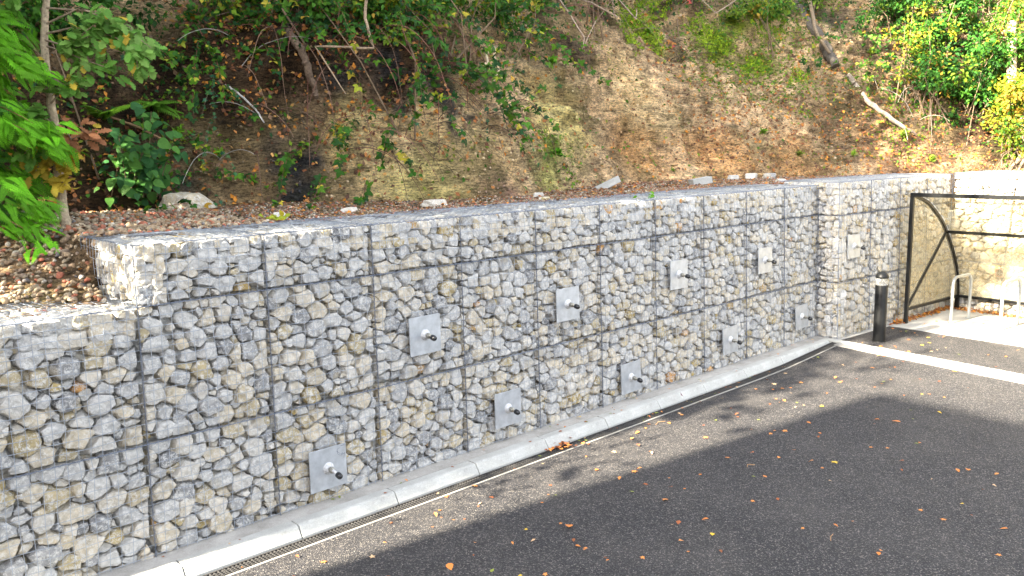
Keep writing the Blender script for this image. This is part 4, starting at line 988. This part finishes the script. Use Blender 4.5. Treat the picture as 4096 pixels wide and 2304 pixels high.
# oak sapling at the left
def tree_pts(pts, n=6):
    out = []
    for i in range(len(pts) - 1):
        for k in range(n): out.append(Vector(pts[i]).lerp(Vector(pts[i + 1]), k / n))
    out.append(Vector(pts[-1])); return out
def pxz(px, py, base):   # point at the pixel on the vertical plane through base facing the view
    d = CR * ((px - 1288) / 2126.2) - CU * ((py - 724.5) / 2126.2) + CF; n = Vector((CF.x, CF.y, 0)); return CAM + d * ((Vector(base) - CAM).dot(n) / d.dot(n))
sb = Vector((.26, 2.25, 2.30))
os_ = thing('oak_sapling', 'slender oak sapling with peeling trunk growing out of the gravel', 'tree', sb)
tr = [sb - Vector((0, 0, .05))] + [pxz(x, y, sb) for x, y in ((160, 540), (150, 450), (143, 340), (128, 260), (116, 190), (112, 110), (112, 40), (120, -30), (118, -110), (125, -220), (120, -330))]
fine = tree_pts(tr, 5); n = len(fine); fine = [p + Vector(rng.normal(0, .003, 3)) for p in fine]
mb = MB(); mb.tube(fine, [(.046 * (1 - .55 * i / n)) * (1.35 if i == 0 else 1) for i in range(n)], 12, (.36, .29, .20)); mb.build('trunk', M_BARK, os_, smooth=True)
LP, LD, LC = [], [], []
brs = [((116, 190), (165, 215), (190, 205)), ((112, 115), (165, 130), (210, 150), (270, 170)), ((114, 85), (180, 70), (250, 80), (330, 110), (350, 150)), ((113, 100), (160, 115), (200, 90), (260, 45)), ((116, 60), (200, 20), (300, 60), (380, 120)), ((118, 20), (250, 30), (330, 70), (350, 190)),
       ((128, 260), (150, 235), (120, 200), (90, 170)), ((140, 330), (120, 300), (90, 290), (60, 300)), ((150, 440), (160, 400), (185, 400)), ((148, 400), (120, 380), (90, 430)), ((152, 480), (150, 465), (160, 455)), ((143, 330), (160, 320), (180, 350), (230, 330)), ((118, -20), (60, -40), (20, 20)), ((150, 150), (190, 120), (230, 115)), ((140, 350), (110, 370), (80, 360), (60, 390))]
for bi, br in enumerate(brs):
    pts = [pxz(x, y, sb + Vector((0, -.08 * k - .04 * rng.random(), 0))) for k, (x, y) in enumerate(br)]; f_ = tree_pts(pts, 5); m_ = len(f_)
    mb = MB(); mb.tube(f_, [.010 * (1 - .75 * i / m_) for i in range(m_)], 6, (.26, .20, .14)); mb.build('branch', M_BARK, os_)
    for i in range(m_ // 3, m_):
        for _ in range(5 if bi in (2, 3, 4, 5) else 4):
            LP.append(f_[i] + Vector(rng.normal(0, .045, 3))); LD.append(Vector(rng.normal(0, 1, 3)) * .6 + (f_[i] - f_[i - 1]).normalized() + Vector((0, -.2, -.45)))
            yel = bi in (8, 10, 9) or rng.random() < .06
            LC.append((.45, .34, .04) if yel else (.30, .13, .06) if bi == 11 else (.10, .24, .035) if rng.random() < .6 else (.16, .30, .06))
LP = np.array([p[:] for p in LP]); LD = np.array([p[:] for p in LD]); LD /= np.linalg.norm(LD, axis=1)[:, None]
inst('foliage', L_OAK, LP, up_frames(LD, rng, .4), rng.uniform(.07, .13, (len(LP), 1)), np.array(LC) * rng.uniform(.7, 1.25, (len(LC), 1)), M_LEAF, os_)

# conifer at the left edge
cb = Vector((-.95, 2.35, 2.3))
ct = thing('conifer', 'conifer with drooping bright green flat sprays at the left edge of the picture', 'tree', cb)
mb = MB(); mb.tube([cb + Vector((0, 0, z)) for z in np.linspace(-.1, 5.5, 14)], [.13 * (1 - z / 6.5) for z in np.linspace(-.1, 5.5, 14)], 12, (.16, .10, .07)); mb.build('trunk', M_BARK, ct, smooth=True)
LP, LD, LC = [], [], []
for k in range(70):
    z = rng.uniform(.25, 5.0); a = rng.uniform(-.7, 1.3) if k % 4 else rng.uniform(0, 6.28); Lb = (1.22 - .06 * z) * rng.uniform(.6, 1.05)
    d = Vector((math.cos(a), math.sin(a) , .12)); d.normalize()
    pts = [cb + Vector((0, 0, z)) + d * (Lb * t) + Vector((0, 0, -.42 * Lb * t * t)) for t in np.linspace(0, 1, 9)]
    mb = MB(); mb.tube(pts, [.012 * (1 - .8 * t) for t in np.linspace(0, 1, 9)], 5, (.22, .11, .06)); mb.build('branch', M_BARK, ct)
    side = d.cross(Vector((0, 0, 1)))
    for i in range(2, 9):
        for s in (1, -1, 0):
            for _ in range(2):
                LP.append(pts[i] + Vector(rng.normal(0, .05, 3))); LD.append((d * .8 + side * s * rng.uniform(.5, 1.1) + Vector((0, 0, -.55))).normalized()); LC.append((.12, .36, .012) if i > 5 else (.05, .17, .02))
LP = np.array([p[:] for p in LP]); LD = np.array([p[:] for p in LD])
inst('foliage', L_CON, LP, up_frames(LD, rng, .35, .8), rng.uniform(.16, .30, (len(LP), 1)), np.array(LC) * rng.uniform(.6, 1.4, (len(LC), 1)), M_LEAF, ct)

# shrubs at the upper right and top
def shrub(px, py, R3, N, label, rng, size=.05, cols=None, cp=None, off=.5, nst=14, leaf=L_OV, grp='leafy shrubs on the upper right bank'):
    p, nr = at(px, py, off); g = Vector((p.x, p.y, bz(p.x, p.y))); rt = thing('shrub', label, 'shrub', g, grp)
    cl = [p + Vector(rng.normal(0, 1, 3)) * .55 * Vector(R3) for _ in range(nst * 2)] if False else [p + Vector((rng.normal(0, .5) * R3[0], rng.normal(0, .5) * R3[1], rng.normal(0, .5) * R3[2])) for _ in range(nst * 2)]
    for c_ in cl[:nst]:
        s_ = g + Vector((rng.normal(0, .25), rng.normal(0, .25), 0)); s_.z = bz(s_.x, s_.y) - .03; md = s_.lerp(c_, .5) + Vector((rng.normal(0, .12), rng.normal(0, .12), .12))
        mb = MB(); mb.tube([s_, s_.lerp(md, .5), md, md.lerp(c_, .6), c_], [.014, .012, .009, .007, .004], 5, (.20, .14, .09)); mb.build('stem', M_BARK, rt)
    ci = rng.integers(0, len(cl), N); off_ = rng.normal(0, 1, (N, 3)); off_ /= np.linalg.norm(off_, axis=1)[:, None]; rad = rng.uniform(.2, 1, (N, 1)) ** .5 * rng.uniform(.14, .34, (len(cl), 1))[ci]
    P = np.array([cl[i][:] for i in ci]) + off_ * rad * np.array([1, 1, .8])
    cols = GREENS if cols is None else cols
    cc_ = pick(cols, len(cl), rng, cp, .1)[ci] * rng.uniform(.7, 1.3, (N, 1)); other = pick(cols, N, rng, cp); k = rng.random((N, 1)) < .3
    inst('foliage', leaf, P, up_frames(off_ + [0, 0, -.3], rng, .6), rng.uniform(.6, 1.3, (N, 1)) * size, np.where(k, other, cc_), M_LEAF, rt)
RG = np.array([(.03, .11, .012), (.02, .075, .012), (.055, .16, .015), (.12, .20, .015), (.27, .27, .02), (.34, .22, .03)])
for px, py, R3, N, cp, lb in (
    (2250, 30, (1.0, .6, .7), 2600, [.3, .3, .2, .1, .07, .03], 'dark green shrub at the top, left end of the right hand thicket'),
    (2280, 150, (.6, .4, .5), 900, [.1, .1, .2, .2, .3, .1], 'airy yellow green shrub above the fallen canes'),
    (2400, 90, (1.0, .6, .8), 3000, [.35, .25, .25, .1, .05, 0], 'deep green large leaved shrub in the middle of the thicket'),
    (2490, 40, (.9, .6, .7), 2800, [.1, .1, .2, .3, .2, .1], 'sunlit yellow green shrub in the upper right corner'),
    (2560, 140, (.9, .6, .8), 2800, [.25, .15, .25, .2, .1, .05], 'green shrub at the right edge below the corner'),
    (2450, 220, (.9, .5, .6), 2600, [.3, .3, .25, .1, .05, 0], 'bramble like green shrub hanging over the dark hollow'),
    (2560, 250, (.8, .5, .5), 2600, [.05, .05, .15, .25, .35, .15], 'bright yellow green shrub over the pale tree trunk at the right edge'),
    (2540, 340, (.5, .4, .3), 900, [.1, .1, .2, .3, .2, .1], 'low leafy shrub beside the roots of the pale trunk'),
    (2340, 200, (.7, .4, .5), 1500, [.3, .3, .2, .1, .05, .05], 'dark shrub creeping down the slope left of the hollow'),
    (2640, 120, (.9, .6, .9), 1800, [.2, .2, .2, .2, .1, .1], 'shrub just outside the right edge')):
    shrub(px, py, R3, N, lb, rng, .085 if 'large' in lb or 'hanging' in lb else .068, RG, cp)
for px, py, R3, N, cp, lb in (
    (640, -15, (.8, .3, .3), 900, [.25, .25, .25, .15, .05, .05], 'green leafy sprays at the top left of the brown root'),
    (760, 0, (.7, .3, .3), 900, [.25, .25, .25, .2, .05, 0], 'leafy sprays at the top edge around the brown root'),
    (980, 15, (.8, .3, .35), 1100, [.15, .1, .3, .3, .12, .03], 'bright fresh green sprays right of the first pale bough'),
    (1230, 0, (.6, .3, .3), 700, [.25, .2, .25, .2, .05, .05], 'green sprays at the top above the peeled roots'),
    (1900, 20, (.9, .3, .35), 1300, [.1, .1, .3, .3, .15, .05], 'yellow green bush over the mossy slope'),
    (90, 30, (.9, .5, .6), 1600, [.3, .4, .2, .05, .05, 0], 'dark leafy shrub behind the sapling at the upper left'),
    (900, 5, (.8, .3, .25), 1000, [.2, .1, .3, .3, .1, 0], 'light green sprays of hazel hanging in from the top'),
    (1100, -10, (.9, .3, .25), 1100, [.15, .1, .3, .3, .12, .03], 'yellow green leafy sprays hanging in at the top, above the black roots'),
    (1450, -25, (1.2, .3, .22), 900, [.2, .2, .2, .1, .15, .15], 'mixed green and orange leaves hanging in at the top, above the bare twigs'),
    (1700, -25, (1.0, .3, .2), 700, [.2, .2, .2, .1, .15, .15], 'leaf fringe above the moss curtains'),
    (2000, -10, (1.0, .4, .3), 1500, [.2, .2, .2, .2, .15, .05], 'green and yellow shrub above the thin leaning trunk')):
    shrub(px, py, R3, N, lb, rng, .07, RG, cp, off=.35, nst=9, grp='leafy sprays along the top of the bank')
# bush on the gravel left of the picture, dappling the stepped wall end
bg_ = Vector((-2.7, 1.7, 2.1)); rt = thing('shrub', 'leafy bush on the gravel slope outside the left edge', 'shrub', bg_)
for k in range(7):
    e_ = bg_ + Vector((rng.normal(0, .4), rng.normal(0, .45) - .3, rng.uniform(1.1, 2.1))); MB().tube([bg_ + Vector((rng.normal(0, .1), 0, 0)), bg_.lerp(e_, .5) + Vector((0, 0, .15)), e_], [.02, .014, .005], 6, (.2, .14, .09)).build('stem', M_BARK, rt)
P = np.array(bg_) + rng.normal(0, 1, (1500, 3)) * [.5, .5, .45] + [0, -.7, 1.6]
inst('foliage', L_OV, P, frames(1500, rng, None, 1.0), rng.uniform(.06, .11, (1500, 1)), pick(GREENS, 1500, rng), M_LEAF, rt)
# pale trunk at the right edge
pt = [at(2585, 400, .1)[0], at(2572, 365, .12)[0], at(2560, 320, .2)[0], at(2555, 250, .3)[0] + Vector((0, 0, .1)), at(2560, 150, .5)[0] + Vector((0, 0, .3))]
tt = thing('leaning_tree', 'pale barked tree trunk with spreading roots at the right edge of the slope', 'tree', pt[0])
mb = MB(); mb.tube(tree_pts(pt, 4), list(np.linspace(.13, .09, 17)), 12, (.42, .33, .22)); mb.build('trunk', M_BARK, tt, smooth=True)
for k in range(4):
    mb = MB(); mb.tube([pt[1], pt[1].lerp(at(2540 + 22 * k, 430, .03)[0], .5) + Vector((0, -.05, .03)), at(2530 + 25 * k, 440, .02)[0]], [.05, .04, .02], 8, (.45, .36, .24)); mb.build('root', M_BARK, tt, smooth=True)

# tall trees on top of the cutting, above the picture: their crowns shade the bank
def big_tree(x, y, H, R0, N, label, rng, t0=.3):
    z = bz(x, y) if BVH.ray_cast(Vector((x, y, 30)), Vector((0, 0, -1)))[0] else 6.5; g = Vector((x, y, z)); rt = thing('broadleaf_tree', label, 'tree', g, 'tall trees on top of the bank')
    tp = [g + Vector((math.sin(t * 3 + x) * .25, math.cos(t * 2 + y) * .2, H * t)) for t in np.linspace(-.02, .8, 9)]
    mb = MB(); mb.tube(tp, list(np.linspace(.20, .06, 9)), 10, (.16, .13, .10)); mb.build('trunk', M_BARK, rt, smooth=True)
    cl = []
    for k in range(22):
        a = rng.uniform(0, 6.28); t = rng.uniform(t0, 1); c_ = g + Vector((math.cos(a) * R0 * rng.uniform(.3, 1), math.sin(a) * R0 * rng.uniform(.3, 1), H * t)); cl.append(c_)
        s_ = tp[int(min(8, max(2, t * 7)))]; mb = MB(); mb.tube([s_, s_.lerp(c_, .5) + Vector((0, 0, .2)), c_], [.05, .035, .012], 6, (.16, .13, .10)); mb.build('branch', M_BARK, rt)
    ci = rng.integers(0, len(cl), N); P = np.array([c_[:] for c_ in cl])[ci] + rng.normal(0, .55, (N, 3))
    inst('crown', L_SM, P, frames(N, rng, None, 1.0), rng.uniform(.18, .34, (N, 1)), pick(GREENS, N, rng), M_LEAF, rt)
for i, (x, y, H, R0, N) in enumerate([(-4.6, 3.35, 9.5, 2.1, 6500), (-7.6, 4.2, 11.5, 2.3, 6000), (4.6, 5.3, 6, 2.0, 4800), (.6, 5.6, 7, 2.2, 4600), (8.3, 5.6, 6, 1.9, 4200), (13.6, 7.2, 5.0, 2.0, 4000), (-12, 7.6, 8, 2.6, 3200), (-6.3, 6.4, 8, 2.3, 3600), (-4.2, 8.2, 9, 2.7, 3600), (-1.5, 8.6, 8, 2.3, 3000), (2.5, 8.6, 7.5, 2.2, 2400), (6.5, 8.4, 7, 2.2, 2200), (11, 8.2, 7, 2.4, 2200), (15.5, 7.2, 7, 2.6, 2400), ][:10]):
    big_tree(x, y, H, R0, N, 'tall broadleaf tree above the picture, crown %s' % ['over the gravel slope', 'far left over the low wall', 'above the middle of the bank', 'above the left part of the bank', 'above the orange earth', 'above the right hand thicket', 'farthest to the left', 'behind the left shade trees', 'behind the conifer', 'highest behind the bank'][i], rng, .12 if 1 < i < 6 else .3)

# building behind the camera whose shadow falls on the car park
BX, BY = -12.0, .89
bd = thing('brick_building', 'plain brick building behind the camera that shades the car park', 'building', (BX - 6, BY - 8, GZ))
Hh = (7.87 - BX) / .991 * math.tan(math.radians(SUN_EL)) + GZ
uh = Vector((.99, .105, 0)).normalized(); 
mb = MB(); a_ = Vector((BX, BY, GZ)); xa = Vector((-.997, .07, 0)).normalized(); ya = Vector((-.07, -.997, 0)).normalized()
mb.frame_box(a_, ya, xa, SZ, 22, 9, Hh - GZ); mb.build('wall', M_BRICK, bd)
mb = MB(); mb.frame_box(a_ + SZ * (Hh - GZ) + Vector((-.1, -.1, 0)), ya, xa, SZ, 21.8, 8.8, .12); mb.build('roof', M_GREYC, bd)
for k in range(5):
    for j in range(3):
        mb = MB(); mb.frame_box(a_ + ya * (1.6 + 4 * k) + SZ * (1 + 3.6 * j) - xa * .04, ya, xa, SZ, 1.4, .03, 1.6); mb.build('window', M_GLAZE, bd)

# ------------------------------------------------------------------ fallen leaves on the car park, each its own object
LCOL = {'orange': [(.62, .25, .07), (.55, .20, .05)], 'rusty brown': [(.30, .10, .04), (.24, .09, .04)], 'yellow': [(.62, .42, .05)], 'pale tan': [(.55, .38, .22)], 'greenish': [(.22, .26, .05)]}
tmpl = {}
for cn, cs in LCOL.items():
    tmpl[cn] = []
    for k in range(4):
        T = [L_SM, L_OV, L_IVY, L_OV][k]; v = T[0].copy(); v[:, 2] += .12 * v[:, 0] * (k - 1) + .1; v[:, 2] -= v[:, 2].min(); v[:, 1] *= random.uniform(.8, 1.3)
        me = np_mesh('fallen_leaf', v, T[1], False, cs[k % len(cs)]); me.materials.append(M_DEAD); tmpl[cn].append(me)
def leaf(x, y, z, s, cn, label, group='fallen autumn leaves on the car park'):
    o = bpy.data.objects.new('fallen_leaf', random.choice(tmpl[cn])); COL.objects.link(o); o.location = (x, y, z); o.scale = (s, s, s * random.uniform(.3, 1.2))
    o.rotation_euler = (random.uniform(-.15, .15), random.uniform(-.15, .15), random.uniform(0, 6.28)); return tag(o, label, 'leaf', group)
def onz(px, py, z):
    d = CR * ((px - 1288) / 2126.2) - CU * ((py - 724.5) / 2126.2) + CF; return CAM + d * ((z - CAM.z) / d.z)
cnt = 0
while cnt < 225:
    x = random.uniform(-1, 12.6); y = -random.uniform(.5, 6.4)
    if random.random() > (.9 if y > -2.3 else .35): continue
    v = Vector((x, y, GZ)) - CAM; z_ = v.dot(CF)
    if z_ < 0: continue
    px = 1288 + 2126.2 * v.dot(CR) / z_; py = 724.5 - 2126.2 * v.dot(CU) / z_
    if not (-20 < px < 2600 and py < 1460): continue
    cn = random.choices(list(LCOL), [.5, .2, .1, .15, .05])[0]
    zz = .012 if x > 11.4 else .004 if x > 9.8 else rz_(x) + .006
    leaf(x, y, zz, random.uniform(.022, .05) * (1.15 if px > 1500 else 1), cn, ('small %s fallen leaf lying flat on the dark asphalt' % cn) if x < 11.4 else 'small %s fallen leaf lying on the pale concrete slab' % cn); cnt += 1
for k in range(90):
    x = random.uniform(-.2, 9.7) if k % 2 else random.uniform(4, 9.7); on = random.random() < .45
    y = -random.uniform(.02, .26) if on else -random.uniform(.35, .5); cn = random.choice(['orange', 'rusty brown', 'pale tan', 'greenish'])
    leaf(x, y, .003 if on else GZ + .006, random.uniform(.02, .04), cn, 'small %s leaf lying on the %s' % (cn, 'kerb strip below the wall' if on else 'drain grating'), 'fallen leaves by the kerb')
for k in range(60):
    p = onz(random.gauss(1395, 24), random.gauss(1121, 7), GZ); leaf(p.x, p.y, GZ + random.uniform(.01, .03), random.uniform(.04, .065), random.choice(['orange', 'rusty brown']), 'orange brown leaf in the little heap lying on the drain', 'heap of leaves on the drain')
for px, py, s, cn, lb in ((2265, 1066, .09, 'orange', 'large orange lobed leaf lying in the building shadow'), (1461, 1055, .07, 'yellow', 'bright yellow leaf on the kerb strip'), (2062, 1023, .05, 'yellow', 'bright yellow leaf in the sunlit asphalt beside the shadow corner'), (1432, 1333, .09, 'orange', 'twisted orange leaf with long stalk on shaded asphalt'),
                          (1129, 1422, .08, 'orange', 'crumpled orange leaf near the lower edge'), (1715, 975 + 26, .12, 'rusty brown', 'large dark red leaf standing against the kerb')):
    p = onz(px, py, GZ if 'kerb' not in lb else 0); o = leaf(p.x, p.y, p.z + .006, s, cn, lb)
    if 'dark red' in lb:
        me = o.data.copy(); a = me.attributes['col']; a.data.foreach_set('color', np.tile(np.array([.22, .02, .05, 1], np.float32), len(me.vertices))); o.data = me; o.rotation_euler = (.9, .3, .7); o.location.z += .03
# twigs on the asphalt
for px, py, L_, a in ((1650, 1068, .16, .3), (1880, 1175, .1, 0.0), (2090, 1360, .12, 1.0)):
    p = onz(px, py, GZ + .006); mb = MB(); mb.tube([p, p + Vector((L_ * .5, .03, .004)), p + Vector((L_, -.02 + a * .06, 0))], .003, 5, (.40, .24, .12)); o = mb.build('loose_stick', M_BARK, loc=p); tag(o, 'thin brown twig lying on the asphalt, %s' % ('curved, in the sunlit strip' if a == .3 else 'short, at the shadow edge' if a == 0 else 'in the shade near the lower right'), 'twig')
# yellow-green sprig on the wall lid
p = Vector((6.35, .35, ZT + .02)); rt = thing('leafy_sprig', 'small green sprig lying on the mesh lid of the wall', 'plant', p)
inst('leaves', L_OV, np.array([p[:]] * 9) + rng.normal(0, .05, (9, 3)) * [1.6, 1, .3], up_frames(rng.normal(0, 1, (9, 3)), rng, .3), np.full((9, 1), .06), pick(np.array([(.12, .3, .02)]), 9, rng), M_LEAF, rt)
rt = thing('yellow_leaves', 'yellow and green leaves lying on the terrace at the wall lid', 'leaves', (1.88, 1.34, 2.3))
inst('leaves', L_OV, np.array([(1.88, 1.34, 2.31)] * 14) + rng.normal(0, .07, (14, 3)) * [1.4, .6, .2], up_frames(rng.normal(0, 1, (14, 3)), rng, .3), np.full((14, 1), .07), pick(np.array([(.6, .5, .04), (.3, .35, .03)]), 14, rng), M_LEAF, rt)
print('stones', NSTONE, 'objects', len(bpy.data.objects))
